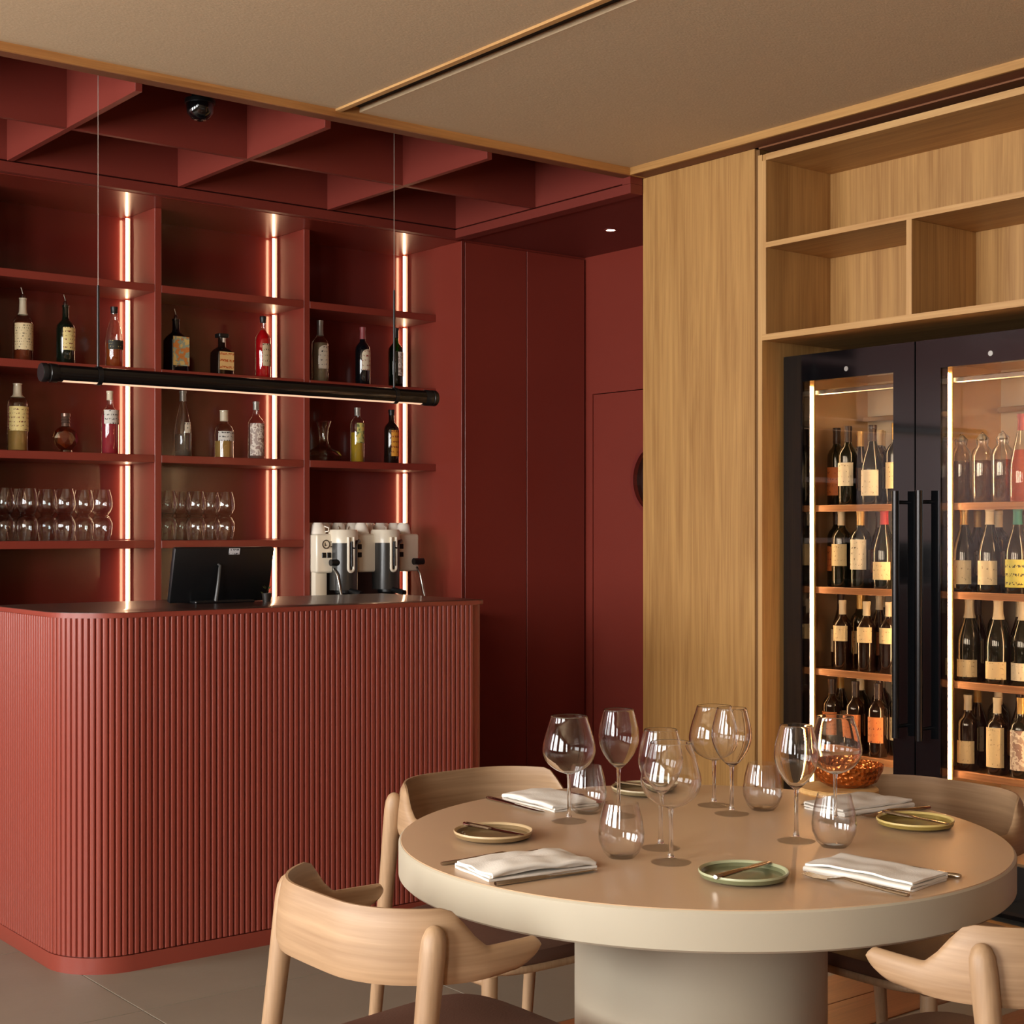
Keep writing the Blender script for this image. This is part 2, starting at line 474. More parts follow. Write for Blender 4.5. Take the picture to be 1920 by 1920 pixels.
link('door_leaf', ring_plate(DY0 - dl.y, DY1 - dl.y, 0.004, DZ, pc - dl.y, 1.60, 0.165, 0.003, 0.043), RED, door)
link('porthole_rim', lathe([(0.165, -0.006), (0.186, -0.006), (0.188, -0.002), (0.188, 0.003), (0.165, 0.003)], 48, 35, closed=True), pmat('red_rim', (120, 44, 38), rough=0.3), door, (0, pc - dl.y, 1.60), (0, PI / 2, 0))
link('porthole_glass', lathe([(0, 0), (0.166, 0), (0.166, 0.006), (0, 0.006)], 40, 35), pmat('dark_porthole_glass', (40, 18, 14), rough=0.08), door, (0.02, pc - dl.y, 1.60), (0, PI / 2, 0))

# oak wall panel (end of the cabinet block) -----------------------------------
wp = struct('wall_partition', box(XW, XR, 3.921, YT, 0, 2.806, 0.001), OAK_V, 'plain vertical grained oak panel beside the red alcove')

# ------------------------------------------------------------------ ceilings
ceil = bpy.data.objects.new('ceiling', None); COL.objects.link(ceil); ceil.location = (2.0, 2.0, ZC); tag(ceil, 'beige fabric ceiling panels edged with oak, red coffers over the bar', None, None, 'structure')
co = ceil.location
XM = 2.805
link('ceiling_panel', box(XL, XM - 0.03, YF, YT - 0.02, ZC, ZC + 0.05, org=co), CEIL, ceil)
link('ceiling_panel', box(XM + 0.07, XW - 0.092, YF, YT - 0.02, ZC + 0.004, ZC + 0.05, org=co), CEIL, ceil)
link('ceiling_slab', box(XL, XR + 0.1, YF, YB + 0.1, 3.44, 3.52, org=co), WHITE, ceil)
struct('trim_1', box(XL, XW, YT - 0.02, YT - 0.008, 2.804, 2.86, 0.001), OAK_X, 'long oak edge strip between beige ceiling and red coffers')
struct('trim_6', box(XL, XW, YT - 0.008, YT + 0.05, 2.806, ZBT, 0.001), pmat('brown_board', (112, 64, 38), rough=0.6), 'brown board behind the long oak edge strip')  # underside board, darker brown than the oak strip
struct('trim_2', box(XM - 0.03, XM - 0.006, YF, YT - 0.02, 2.822, 2.86, 0.001), OAK_EDGE_Y, 'narrow oak strip dividing the beige ceiling')
struct('trim_3', box(XM - 0.006, XM + 0.07, YF, YT - 0.02, 2.852, 2.87), pmat('dark_slot', (30, 20, 14), rough=0.8), 'dark slot beside the oak ceiling strip')
struct('trim_4', box(XW - 0.092, XW - 0.080, YF, YT - 0.02, 2.804, 2.86, 0.001), OAK_Y, 'oak edge strip of the ceiling above the display shelves')
struct('trim_7', box(XW - 0.080, XW - 0.0005, YF, YT - 0.02, 2.806, 2.86), pmat('brown_board', (112, 64, 38)), 'brown strip behind the oak ceiling edge over the display shelves')
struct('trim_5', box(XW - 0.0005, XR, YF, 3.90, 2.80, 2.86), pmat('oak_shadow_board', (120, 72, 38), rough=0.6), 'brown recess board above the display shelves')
# coffers
for x in (-0.085, 0.63, 1.345, 2.06, 2.775, 3.497):
    link('beam', box(x, x + 0.025, YT + 0.05, 5.765, ZB, ZBT, 0.001, org=co), RED_SOFT, ceil)
link('beam', box(XL, 4.205, 5.165, 5.19, ZB + 0.001, ZBT, 0.001, org=co), RED_SOFT, ceil)
link('coffer_frame', box(XL, 4.24, 5.765, 5.80, ZB + 0.004, ZBT, 0.001, org=co), RED_SOFT, ceil)
link('coffer_frame', box(XL, 4.24, 5.760, 5.80, 2.737, ZB - 0.003, 0.001, org=co), RED_SOFT, ceil)
link('coffer_frame', box(4.205, 4.268, YT + 0.05, 5.765, ZB + 0.004, ZBT, 0.001, org=co), RED_SOFT, ceil)
link('coffer_frame', box(4.200, 4.268, YT + 0.001, 5.760, 2.737, ZB - 0.003, 0.001, org=co), RED_SOFT, ceil)
link('coffer_frame', box(4.200, 4.268, YT + 0.001, YT + 0.0495, ZB - 0.0025, 2.8055, org=co), RED_SOFT, ceil)
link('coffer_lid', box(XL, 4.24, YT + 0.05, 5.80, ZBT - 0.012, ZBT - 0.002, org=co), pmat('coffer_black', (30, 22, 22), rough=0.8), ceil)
link('soffit', box(4.269, XR, YT + 0.002, 5.80, 2.745, 2.78, org=co), RED_SOFT, ceil)
link('soffit', box(XL, XR, 5.80, YB + 0.03, 2.735, 2.77, org=co), RED_SATIN, ceil)

# ------------------------------------------------------------------ back bar shelving
SY = 6.0                                            # front of the shelves
DIV = [2.782 - 0.734, 2.782, 3.516, 4.259]
sh = thing('bar_shelving', 'tall red built-in bar shelving with glowing light strips and bottles on its shelves', 'shelving', (3.15, 6.15, 0))
so = sh.location
ZS = [2.373, 2.011, 1.642, 1.275]; TH = 0.033
x_left = DIV[0] - 0.734
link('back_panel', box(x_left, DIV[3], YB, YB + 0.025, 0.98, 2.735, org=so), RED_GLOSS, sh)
for d in DIV[:3]:
    link('divider', box(d, d + 0.031, SY, YB, 0.98, 2.735, 0.0015, org=so), RED, sh)
link('divider', box(x_left - 0.031, x_left, SY, YB, 0.98, 2.735, 0.0015, org=so), RED, sh)
link('end_panel', box(4.259, 4.275, 5.79, YB, 0, 2.735, 0.001, org=so), RED, sh)
link('end_panel', box(4.255, 4.259, SY - 0.215, SY - 0.002, 0, 2.735, 0.001, org=so), RED, sh)
bays = [(x_left, DIV[0]), (DIV[0] + 0.031, DIV[1]), (DIV[1] + 0.031, DIV[2]), (DIV[2] + 0.031, DIV[3])]
for bi, (a, b) in enumerate(bays):
    for zi, z in enumerate(ZS):
        if zi == 3 and bi == 3: continue
        link('shelf', box(a, b, SY, YB, z, z + TH, 0.0015, org=so), RED, sh)
    # light strips in the back corner of the bay, interrupted by the shelves
    zz = [0.98] + [v for z in sorted(ZS if bi != 3 else ZS[:3]) for v in (z, z + TH)] + [2.735]
    for k in range(0, len(zz), 2):
        link('light_strip', box(b - 0.016, b - 0.008, YB - 0.034, YB - 0.026, zz[k] + 0.006, zz[k + 1] - 0.006, org=so), LED_BAR, sh)
        link('light_channel', box(b - 0.007, b - 0.0005, YB - 0.055, YB - 0.0005, zz[k] + 0.001, zz[k + 1] - 0.001, org=so), RED, sh)
for o in sh.children:
    if o.name.startswith('light_strip'): o['label'] = 'added unseen glowing strip brightening the cooler inside'

bc = thing('back_counter', 'red back counter under the bar shelving with dark worktop', 'counter', (3.15, 5.95, 0))
link('cabinet_body', box(x_left, 4.25, 5.70, YB, 0.0, 0.945, 0.002, org=bc.location), RED, bc)
link('worktop', box(x_left, 4.25, 5.67, YB, 0.945, 0.975, 0.002, org=bc.location), DARKTOP, bc)

tc_ = thing('tall_cabinet', 'tall dark red two-door cabinet beside the bar shelving', 'cabinet', (4.66, 6.04, 0))
link('carcass', box(4.28, XR - 0.002, 5.815, YB, 0, 2.735, org=tc_.location), RED, tc_)
link('door', box(4.280, 4.657, 5.79, 5.812, 0.01, 2.733, 0.0015, org=tc_.location), RED, tc_)
link('door', box(4.661, 5.038, 5.79, 5.812, 0.01, 2.733, 0.0015, org=tc_.location), RED, tc_)

dlp = px2w(1145, 431, 2.745)
dn = thing('downlight', 'tiny lit recessed downlight in the red soffit', 'light', (dlp.x, dlp.y, 2.745))
link('ring', lathe([(0.022, 0.0), (0.034, 0.0), (0.034, -0.003), (0.022, -0.003)], 28, 35, closed=True), pmat('red_ring', (110, 40, 34), rough=0.4), dn)
link('lens', lathe([(0, 0.0), (0.022, 0.0), (0.022, -0.002), (0, -0.002)], 24, 35), emit('downlight_lens', (255, 226, 190), 6.0), dn)

cp = px2w(375, 207, 2.865)
cm = thing('security_camera', 'small black dome camera hanging inside a red coffer', 'camera', (cp.x, cp.y, ZBT - 0.012))
link('bracket', lathe([(0, 0), (0.05, 0), (0.05, -0.03), (0.03, -0.045), (0.03, -0.50), (0.055, -0.505), (0.055, -0.52), (0, -0.52)], 20, 30), BLACK, cm)
link('dome', lathe([(0, -0.585), (0.03, -0.575), (0.047, -0.555), (0.05, -0.52), (0, -0.52)], 20, 60), BLACKGL, cm)

# ------------------------------------------------------------------ bar counter
BX0, BX1, BY0, BY1, BR = 1.741, 3.305, 4.33, 5.03, 0.20
bar = thing('bar_counter', 'red fluted bar counter with rounded corner and dark top', 'bar', (2.5, 4.7, 0))
bo = bar.location
def bar_outline(off):
    p = [(BX0 + off, BY1)]
    for k in range(17):
        a = PI + (PI / 2) * k / 16
        p.append((BX0 + BR + (BR - off) * math.cos(a), BY0 + BR + (BR - off) * math.sin(a)))
    for k in range(7):
        a = -PI / 2 + (PI / 2) * k / 6
        p.append((BX1 - 0.045 + (0.045 - off) * math.cos(a), BY0 + 0.045 + (0.045 - off) * math.sin(a)))
    p.append((BX1 - off, BY1))
    return p
link('body', prism(bar_outline(0.012), 0.0, 1.083, org=bo, smooth=40), RED_SLAT, bar)
link('plinth', prism(bar_outline(0.002), 0.0, 0.05, 0.002, org=bo, smooth=40), RED_SLAT, bar)
link('counter_top', prism(bar_outline(0.001), 1.083, 1.10, 0.002, org=bo, smooth=40), DARKTOP, bar)
link('top_edge', prism(bar_outline(-0.0005), 1.0835, 1.0985, 0.003, org=bo, smooth=40), RED_SLAT, bar)
def slat_mesh(w, h0, h1, d):
    bm = bmesh.new(); n = 10
    prof = [(-w / 2, d)] + [(w / 2 * (2 * k / n - 1), d - d * (1 - abs(2 * k / n - 1) ** 4) ** 0.5) for k in range(n + 1)][1:-1] + [(w / 2, d)]
    a = [bm.verts.new((x, y, h0)) for x, y in prof]; b = [bm.verts.new((x, y, h1)) for x, y in prof]
    for k in range(len(prof) - 1): bm.faces.new((a[k], a[k + 1], b[k + 1], b[k]))
    bm.faces.new(a[::-1]); bm.faces.new(b)
    return finish(bm, 'slat', 50)
sl = slat_mesh(0.0186, 0.054, 1.083, 0.0085); sl.materials.append(RED_SLAT)
pitch = 0.020
def slat_at(x, y, nx_, ny_):                         # outward normal
    link('slat', sl, None, bar, (x - bo.x, y - bo.y, 0), (0, 0, math.atan2(nx_, -ny_)))
y = BY1 - 0.012
while y > BY0 + BR + 0.004:
    slat_at(BX0, y, -1, 0); y -= pitch
na = 16
for k in range(na):
    a = PI + (PI / 2) * (k + 0.5) / na
    slat_at(BX0 + BR + BR * math.cos(a), BY0 + BR + BR * math.sin(a), math.cos(a), math.sin(a))
x = BX0 + BR + pitch / 2
while x < BX1 - 0.055:
    slat_at(x, BY0, 0, -1); x += pitch

# ------------------------------------------------------------------ pendant
PY, PZ = 4.75, 1.862
px0, px1 = px_on_y(76, PY), px_on_y(816, PY)
pend = thing('pendant_lamp', 'long black tube pendant lamp hung over the bar on two thin cables', 'lamp', ((px0 + px1) / 2, PY, PZ))
hl = (px1 - px0) / 2
rp = 0.0285
def half_tube(x0, x1, r, a0, a1, n=20):
    bm = bmesh.new(); rings = []
    for x in (x0, x1):
        rings.append([bm.verts.new((x, r * math.cos(a0 + (a1 - a0) * k / n), r * math.sin(a0 + (a1 - a0) * k / n))) for k in range(n + 1)])
    for k in range(n): bm.faces.new((rings[0][k], rings[0][k + 1], rings[1][k + 1], rings[1][k]))
    bm.faces.new((rings[0][0], rings[1][0], rings[1][n], rings[0][n]))
    bm.faces.new(rings[0][::-1]); bm.faces.new(rings[1])
    return finish(bm, 'half_tube', 40)
TUBE_M = pmat('black_anodised', (20, 19, 19), rough=0.22, metal=0.3, coat=0.3)
link('tube', half_tube(-hl + 0.05, hl - 0.05, rp, -0.95, PI + 0.95), TUBE_M, pend)
link('diffuser', half_tube(-hl + 0.05, hl - 0.05, rp * 0.97, PI + 0.97, 2 * PI - 0.97), LED_PEND, pend)
for s in (-1, 1):
    e = link('end_cap', lathe([(0, 0.0), (0.029, 0.0), (0.031, 0.004), (0.031, 0.018), (0.029, 0.02), (0.029, 0.026), (0.031, 0.028), (0.031, 0.052), (0.028, 0.057), (0.028, 0.070), (0, 0.070)], 28, 40), BLACK, pend, (s * (hl), 0, 0), (0, -s * PI / 2, 0))
    cxp = px_on_y(184 if s < 0 else 739, PY) - (px0 + px1) / 2
    link('rod', tube([(cxp, 0, rp - 0.002), (cxp, 0, 0.30 if s < 0 else 0.40)], 0.0045, 10), BLACK, pend)
    link('cable', tube([(cxp, 0, 0.28), (cxp, 0, ZBT - 0.013 - PZ)], 0.0013, 6), pmat('steel_cable', (170, 160, 150), rough=0.4, metal=0.6), pend)
    link('collar', lathe([(rp + 0.0005, -0.008), (rp + 0.003, -0.008), (rp + 0.003, 0.008), (rp + 0.0005, 0.008)], 28, 35, closed=True), BLACK, pend, (cxp, 0, 0), (0, PI / 2, 0))

# ------------------------------------------------------------------ till screen on the bar
MX0, MX1, MY = 2.245, 2.625, 4.74
pos = thing('till_screen', 'black till touchscreen seen from behind on the bar top', 'monitor', ((MX0 + MX1) / 2, MY, 1.10))
hw = (MX1 - MX0) / 2
tilt = math.radians(14)
link('screen', box(-hw, hw, -0.012, 0.012, 0, 0.195, 0.006, seg=2), BLACK, pos, (0, 0, 0.004), (tilt, 0, 0))
link('stand_arm', tube([(-0.035, -0.050, 0.008), (-0.030, -0.056, 0.06), (-0.022, -0.056, 0.13), (-0.022, -0.034, 0.137)], [0.007, 0.006, 0.005, 0.005], 10), pmat('grey_plastic', (62, 62, 62), rough=0.4), pos)
link('base_plate', box(-hw * 0.6, hw * 0.6, -0.055, 0.10, 0.0, 0.010, 0.003), BLACK, pos)
bd = link('badge', box(-0.018, 0.022, -0.0155, -0.0125, 0.172, 0.194), paper('badge_print', (205, 205, 208), (70, 70, 74), 70, 0.5), pos, (0.03, 0, 0.004), (tilt, 0, 0))
bd['label'] = 'pale printed badge'

hb = px2w(500, 1128, 1.10)
hc_ = thing('herb_cup', 'little dark cup of green herbs beside the till screen', 'herbs', (hb.x, hb.y, 1.10))
link('cup', lathe([(0, 0), (0.014, 0), (0.018, 0.03), (0.016, 0.03), (0.012, 0.004), (0, 0.004)], 18, 35), pmat('dark_cup', (40, 34, 30), rough=0.4), hc_)
bm = bmesh.new()
for k in range(16):
    a = random.uniform(0, 2 * PI); r = random.uniform(0.0, 0.014); z = random.uniform(0.02, 0.05); s_ = 0.009
    d = Vector((math.cos(a), math.sin(a), random.uniform(0.4, 1.2))).normalized(); q = d.orthogonal().normalized()
    p = Vector((r * math.cos(a) * 0.7, r * math.sin(a) * 0.7, z))
    bm.faces.new([bm.verts.new(v) for v in (p, p + d * s_ + q * s_ * 0.4, p + d * s_ * 2, p + d * s_ - q * s_ * 0.4)])
link('leaves', finish(bm), pmat('herb_green', (70, 84, 44), rough=0.6), hc_)

# ------------------------------------------------------------------ coffee machine
KX0, KX1, KY = 3.553, 4.125, 5.95
km = thing('coffee_machine', 'cream two-group espresso machine with black group heads on the back counter', 'coffee machine', ((KX0 + KX1) / 2, KY, 0.975))
kw = (KX1 - KX0) / 2
DARKG = pmat('machine_charcoal', (52, 50, 48), rough=0.35, coat=0.2)
link('body', box(-kw, kw, 0.0, 0.32, 0.180, 0.360, 0.012, seg=3), CREAM, km)
link('side_column', box(-kw + 0.005, -kw + 0.07, 0.02, 0.32, 0.0, 0.19, 0.008, seg=2), CREAM, km)
link('rear_column', box(-kw + 0.07, kw - 0.01, 0.26, 0.32, 0.0, 0.19, 0.004), DARKG, km)
link('base_tray', box(-kw, kw - 0.005, -0.02, 0.32, 0.012, 0.05, 0.006, seg=2), CREAM, km)
link('drip_grate', box(-kw + 0.08, kw - 0.03, -0.015, 0.25, 0.050, 0.056, 0.001), STEEL, km)
for s in (-1, 1):
    link('foot', lathe([(0, 0), (0.02, 0), (0.018, 0.014), (0, 0.014)], 16, 35), BLACK, km, (s * (kw - 0.06), 0.05, 0))
    link('foot', lathe([(0, 0), (0.02, 0), (0.018, 0.014), (0, 0.014)], 16, 35), BLACK, km, (s * (kw - 0.06), 0.27, 0))
for gx in (-0.142, 0.093):
    g = link('group_head', loft([(gx, 0.0, 0.10, 0.062, 0.062, 2.4), (gx, 0.0, 0.30, 0.062, 0.062, 2.4), (gx, 0.0, 0.345, 0.060, 0.060, 2.4)], 28, 40), DARKG, km)
    link('crown', loft([(gx, 0.004, 0.318, 0.066, 0.066, 2.4), (gx, 0.004, 0.372, 0.066, 0.066, 2.4), (gx, 0.004, 0.380, 0.060, 0.060, 2.4)], 28, 40), CREAM, g)
    # U-shaped lever guide
    pts = []
    for k in range(13):
        a = PI + PI * k / 12
        pts.append((gx + 0.014 * math.cos(a), -0.066, 0.20 + 0.014 * math.sin(a)))
    pts = [(gx - 0.014, -0.066, 0.345)] + pts + [(gx + 0.014, -0.066, 0.345)]
    link('lever_guide', tube(pts, 0.007, 10), CREAM, g)
    link('lever', tube([(gx, -0.070, 0.325), (gx, -0.072, 0.21)], 0.005, 8), BLACK, g)
    link('lever_knob', tube([(gx + 0.010, -0.068, 0.29), (gx + 0.035, -0.055, 0.322), (gx + 0.070, -0.020, 0.326)], [0.007, 0.010, 0.010], 10), BLACK, g)
    p = link('portafilter', lathe([(0, 0.0), (0.030, 0.0), (0.038, 0.02), (0.046, 0.03), (0.046, 0.056), (0, 0.056)], 28, 35), BLACK, km, (gx, -0.01, 0.058))
    link('spout', tube([(gx, -0.03, 0.075), (gx, -0.03, 0.052)], 0.008, 8), STEEL, km)
    link('portafilter_handle', tube([(gx, -0.05, 0.10), (gx + 0.01, -0.14, 0.085)], [0.011, 0.014], 12), BLACK, km)
    for bx_, bz in ((0.090, 0.300), (0.090, 0.262)):
        link('button', box(gx + bx_ - 0.012, gx + bx_ + 0.010, -0.003, 0.002, bz - 0.012, bz + 0.012, 0.002), BLACK, km)
for bx_, bz in ((-0.246, 0.262), (-0.219, 0.262)):
    link('button', box(bx_ - 0.012, bx_ + 0.010, -0.003, 0.002, bz - 0.012, bz + 0.012, 0.002), BLACK, km)
em = link('emblem', lathe([(0.016, 0), (0.021, 0), (0.021, 0.002), (0.016, 0.002)], 28, 35, closed=True), pmat('emblem_ink', (84, 70, 56), rough=0.5), km, (-0.236, -0.001, 0.312), (PI / 2, 0, 0))
em2 = link('emblem', boxes([(-0.241, -0.231, -0.002, 0.0, 0.306, 0.310), (-0.243, -0.239, -0.002, 0.0, 0.304, 0.320), (-0.212, -0.206, -0.002, 0.0, 0.298, 0.304), (-0.212, -0.206, -0.002, 0.0, 0.320, 0.326)]), pmat('emblem_ink', (84, 70, 56)), km)
for s in (-1, 1):
    xk = -0.205 if s < 0 else kw - 0.03
    link('steam_knob', tube([(xk - 0.025, -0.03, 0.228), (xk + 0.03, -0.03, 0.228)], [0.016, 0.016], 14), BLACK, km)
    link('steam_wand', tube([(xk, -0.02, 0.20), (xk, -0.05, 0.17), (xk + 0.012, -0.055, 0.10), (xk + 0.02, -0.06, 0.065)], 0.006, 10), STEEL, km)
# cups on the machine
cup_me = lathe([(0, 0), (0.022, 0), (0.030, 0.012), (0.036, 0.045), (0.037, 0.052), (0.035, 0.052), (0.034, 0.045), (0.028, 0.013), (0.020, 0.004), (0, 0.004)], 24, 40); cup_me.materials.append(PORC)
hd_me = tube([(0.035 + 0.0, 0, 0.042), (0.052, 0, 0.040), (0.054, 0, 0.024), (0.031, 0, 0.016)], 0.0035, 8); hd_me.materials.append(PORC)
for r_ in range(3):
    for c_ in range(7):
        cx_ = km.location.x - kw + 0.045 + c_ * 0.079 + random.uniform(-0.004, 0.004)
        cy_ = KY + 0.06 + r_ * 0.085
        if r_ == 0 and c_ in (1, 2, 4, 5): continue
        t = thing('espresso_cup', 'white porcelain cup turned over on top of the espresso machine', 'cup', (cx_, cy_, 0.975 + 0.360 + 0.052), 0, 'cups stored on the espresso machine')
        t.rotation_euler = (PI, 0, random.uniform(0, 6))
        link('cup_body', cup_me, None, t); link('handle', hd_me, None, t)
# ------------------------------------------------------------------ bottles
def prof_scale(p, R, H): return [(r * R, z * H) for r, z in p]
SHAPES = {
    'bordeaux':  [(0, 0), (.93, 0), (1, .02), (1, .62), (.97, .66), (.80, .71), (.50, .755), (.38, .79), (.36, .95), (.41, .955), (.41, .99), (.36, 1.0), (0, 1.0)],
    'burgundy':  [(0, 0), (.93, 0), (1, .02), (1, .44), (.97, .50), (.80, .60), (.56, .70), (.40, .78), (.35, .84), (.34, .95), (.39, .955), (.39, .99), (.34, 1.0), (0, 1.0)],
    'spirit':    [(0, 0), (.94, 0), (1, .015), (1, .60), (.95, .66), (.70, .71), (.42, .75), (.36, .80), (.34, .96), (.38, .965), (.38, 1.0), (0, 1.0)],
    'slope':     [(0, 0), (.94, 0), (1, .015), (.98, .45), (.80, .62), (.55, .74), (.40, .80), (.36, .95), (.40, .96), (.40, 1.0), (0, 1.0)],
    'gin':       [(0, 0), (.94, 0), (1, .015), (1, .52), (.98, .60), (.80, .68), (.46, .73), (.40, .76), (.40, .97), (.44, .975), (.44, 1.0), (0, 1.0)],
    'flute':     [(0, 0), (.94, 0), (1, .015), (1, .32), (.93, .46), (.74, .60), (.50, .74), (.36, .84), (.34, .96), (.40, .965), (.40, 1.0), (0, 1.0)],
    'slim':      [(0, 0), (.94, 0), (1, .015), (1, .70), (.92, .76), (.60, .81), (.40, .84), (.38, .97), (.42, .975), (.42, 1.0), (0, 1.0)],
}
ME = {}
def shape_r(shape, R, H, z):
    p = prof_scale(SHAPES[shape], R, H)
    for (r0, z0), (r1, z1) in zip(p, p[1:]):
        if z0 <= z <= z1 and z1 > z0: return r0 + (r1 - r0) * (z - z0) / (z1 - z0)
    return R
def bottle(name, label, loc, shape, R, H, glass, cap=None, cap0=0.82, lab=None, lz=(0.2, 0.5), lw=1.1, face=-PI / 2, liq=None, liq_top=0.6, pourer=None, group=None, extra=None, sq=None, lab_label=None):
    t = thing(name, label, 'bottle', loc, 0, group)
    key = (shape, R, H, sq, glass.name)
    if key not in ME:
        if sq:
            p = SHAPES[shape]
            secs = []
            for r, z in p[1:-1]:
                e = sq if z < 0.62 else 2.0
                secs.append((0, 0, z * H, r * R, r * R * 0.92, e))
            ME[key] = loft(secs, 36, 38)
        else: ME[key] = lathe(prof_scale(SHAPES[shape], R, H), 28, 38)
        ME[key].materials.append(glass)
    link('glass', ME[key], None, t, (0, 0, 0), (0, 0, face + PI / 2 if sq else 0))
    if liq:
        k2 = (shape, R, H, 'liq', liq.name, liq_top)
        if k2 not in ME:
            pr = [(0, 0.005)]
            for k in range(10):
                z = 0.005 + (liq_top * H - 0.005) * k / 9
                pr.append((max(0.004, shape_r(shape, R, H, z) * (0.86 if sq else 1) - 0.0035), z))
            pr.append((0, liq_top * H))
            ME[k2] = lathe(pr, 24, 40); ME[k2].materials.append(liq)
        link('liquid', ME[k2], None, t)
    if cap:
        k3 = (shape, R, H, 'cap', cap.name, cap0)
        if k3 not in ME:
            zs = [cap0 * H + (H * 1.004 - cap0 * H) * k / 6 for k in range(7)]
            pr = [(shape_r(shape, R, H, min(z, H * 0.995)) + 0.0008, z) for z in zs]
            ME[k3] = lathe([(pr[0][0] - 0.0007, pr[0][1])] + pr + [(0, zs[-1])], 22, 40); ME[k3].materials.append(cap)
        link('cap', ME[k3], None, t)
    if lab:
        k4 = (shape, R, 'lab', lab.name, lz, lw, face, sq)
        if k4 not in ME:
            if sq: ME[k4] = box(-R * lw, R * lw, -R * 0.92 - 0.0012, -R * 0.92 + 0.0002, lz[0] * H, lz[1] * H)
            else:
                ME[k4] = arc_strip(R + 0.0003, lz[0] * H, lz[1] * H, face - lw, face + lw)
            ME[k4].materials.append(lab)
        lo = link('label', ME[k4], None, t, (0, 0, 0), (0, 0, face + PI / 2 if sq else 0))
        if lab_label: lo['label'] = lab_label
    if pourer:
        k5 = ('pourer', H, pourer.name)
        if k5 not in ME:
            ME[k5] = tube([(0, 0, H - 0.004), (0, 0, H + 0.012), (0.0, 0, H + 0.02), (-0.010, -0.004, H + 0.045)], [0.010, 0.010, 0.004, 0.0032], 10); ME[k5].materials.append(pourer)
        link('pourer', ME[k5], None, t)
    if extra: extra(t)
    return t

DKGREEN = pmat('dark_green_glass', (14, 22, 14), rough=0.06, coat=0.6)
DKBROWN = pmat('dark_brown_glass', (24, 14, 10), rough=0.06, coat=0.6)
NIGHT = pmat('black_glass', (10, 12, 16), rough=0.06, coat=0.6)
GREEN = thin_glass('green_bottle_glass', tint=(60, 110, 50), edge=0.7, base=0.07, power=3)
L_AMBER = liquid('amber_spirit', (186, 92, 40)); L_WHISKY = liquid('whisky', (150, 70, 40)); L_RED = liquid('red_bitter', (214, 22, 30), 0.6)
L_PINK = liquid('pink_gin', (206, 66, 84)); L_CLEAR = liquid('clear_spirit', (236, 232, 222), 0.08); L_YEL = liquid('lemon_liqueur', (226, 190, 60), 0.6)
L_GOLD = liquid('gold_liquid', (214, 176, 104), 0.5); L_PALE = liquid('pale_vermouth', (216, 204, 170), 0.3); L_GREEN = liquid('green_liquid', (66, 104, 40), 0.5)
CAP_BLACK = pmat('cap_black', (18, 18, 18), rough=0.4); CAP_CREAM = pmat('cap_cream', (214, 200, 172), rough=0.45); CAP_GREY = pmat('cap_pewter', (150, 146, 138), rough=0.35, metal=0.5)
CAP_RED = pmat('cap_red', (168, 46, 58), rough=0.45); CAP_GOLD = pmat('cap_gold', (196, 158, 92), rough=0.35, metal=0.4); CAP_PINK = pmat('cap_rose', (150, 70, 74), rough=0.4); CAP_TEAL = pmat('cap_teal', (40, 128, 122), rough=0.45)
CAP_DARK = pmat('cap_dark', (44, 26, 26), rough=0.4)
P_CREAM = paper('label_cream', (226, 206, 160)); P_YELLOW = paper('label_straw', (232, 210, 140), (120, 50, 30), 60, 0.45)
P_BLACK = paper('label_black', (36, 36, 26), (170, 150, 90), 80, 0.4)
P_MULTI = paper('label_picture', (214, 170, 90), blob=[(214, 130, 60), (150, 170, 150), (226, 196, 120)])
P_ORANGE = paper('label_emblem', (236, 196, 130), (196, 90, 30), 34, 0.5)
P_RED = paper('label_bitter', (206, 186, 150), (40, 32, 28), 40, 0.42)
P_WHITE = paper('label_white', (232, 222, 200), (50, 46, 44), 50, 0.42)
P_WHITE2 = paper('label_white_red', (232, 218, 190), (150, 60, 40), 44, 0.45)
P_SILVER = paper('label_silver', (212, 206, 196), (70, 66, 62), 55, 0.45)
P_FLORAL = paper('label_floral', (216, 204, 190), blob=[(170, 150, 140), (226, 214, 200), (150, 120, 110)])
P_AMBER = paper('label_amber', (226, 158, 56), (150, 60, 30), 40, 0.5)
P_LEMON = paper('label_lemon', (214, 196, 110), blob=[(240, 220, 120), (196, 200, 120), (90, 110, 60)])
POUR = STEEL
FB = -PI / 2 + 0.10                                  # bar labels face the room

def arched(R, z0, z1, face, mat, hw_=0.9):
    def f(t):
        # arched top of the label
        bm = bmesh.new(); n = 14; rr = R + 0.0009
        up = []; lo = []
        for k in range(n + 1):
            s_ = -1 + 2 * k / n
            a = face + hw_ * s_
            up.append(bm.verts.new((rr * math.cos(a), rr * math.sin(a), z0 + (z1 - z0) * math.sqrt(max(0, 1 - s_ * s_)))))
            lo.append(bm.verts.new((rr * math.cos(a), rr * math.sin(a), z0)))
        for k in range(n): bm.faces.new((lo[k], lo[k + 1], up[k + 1], up[k]))
        bmesh.ops.remove_doubles(bm, verts=bm.verts, dist=1e-6)
        me = finish(bm, 'arch', 40); link('label', me, mat, t)
    return f
Z2, Z3, Z4 = ZS[1] + TH, ZS[2] + TH, ZS[3] + TH
def onshelf(px, y=6.10): return px_on_y(px, y)
YB_ = 6.10
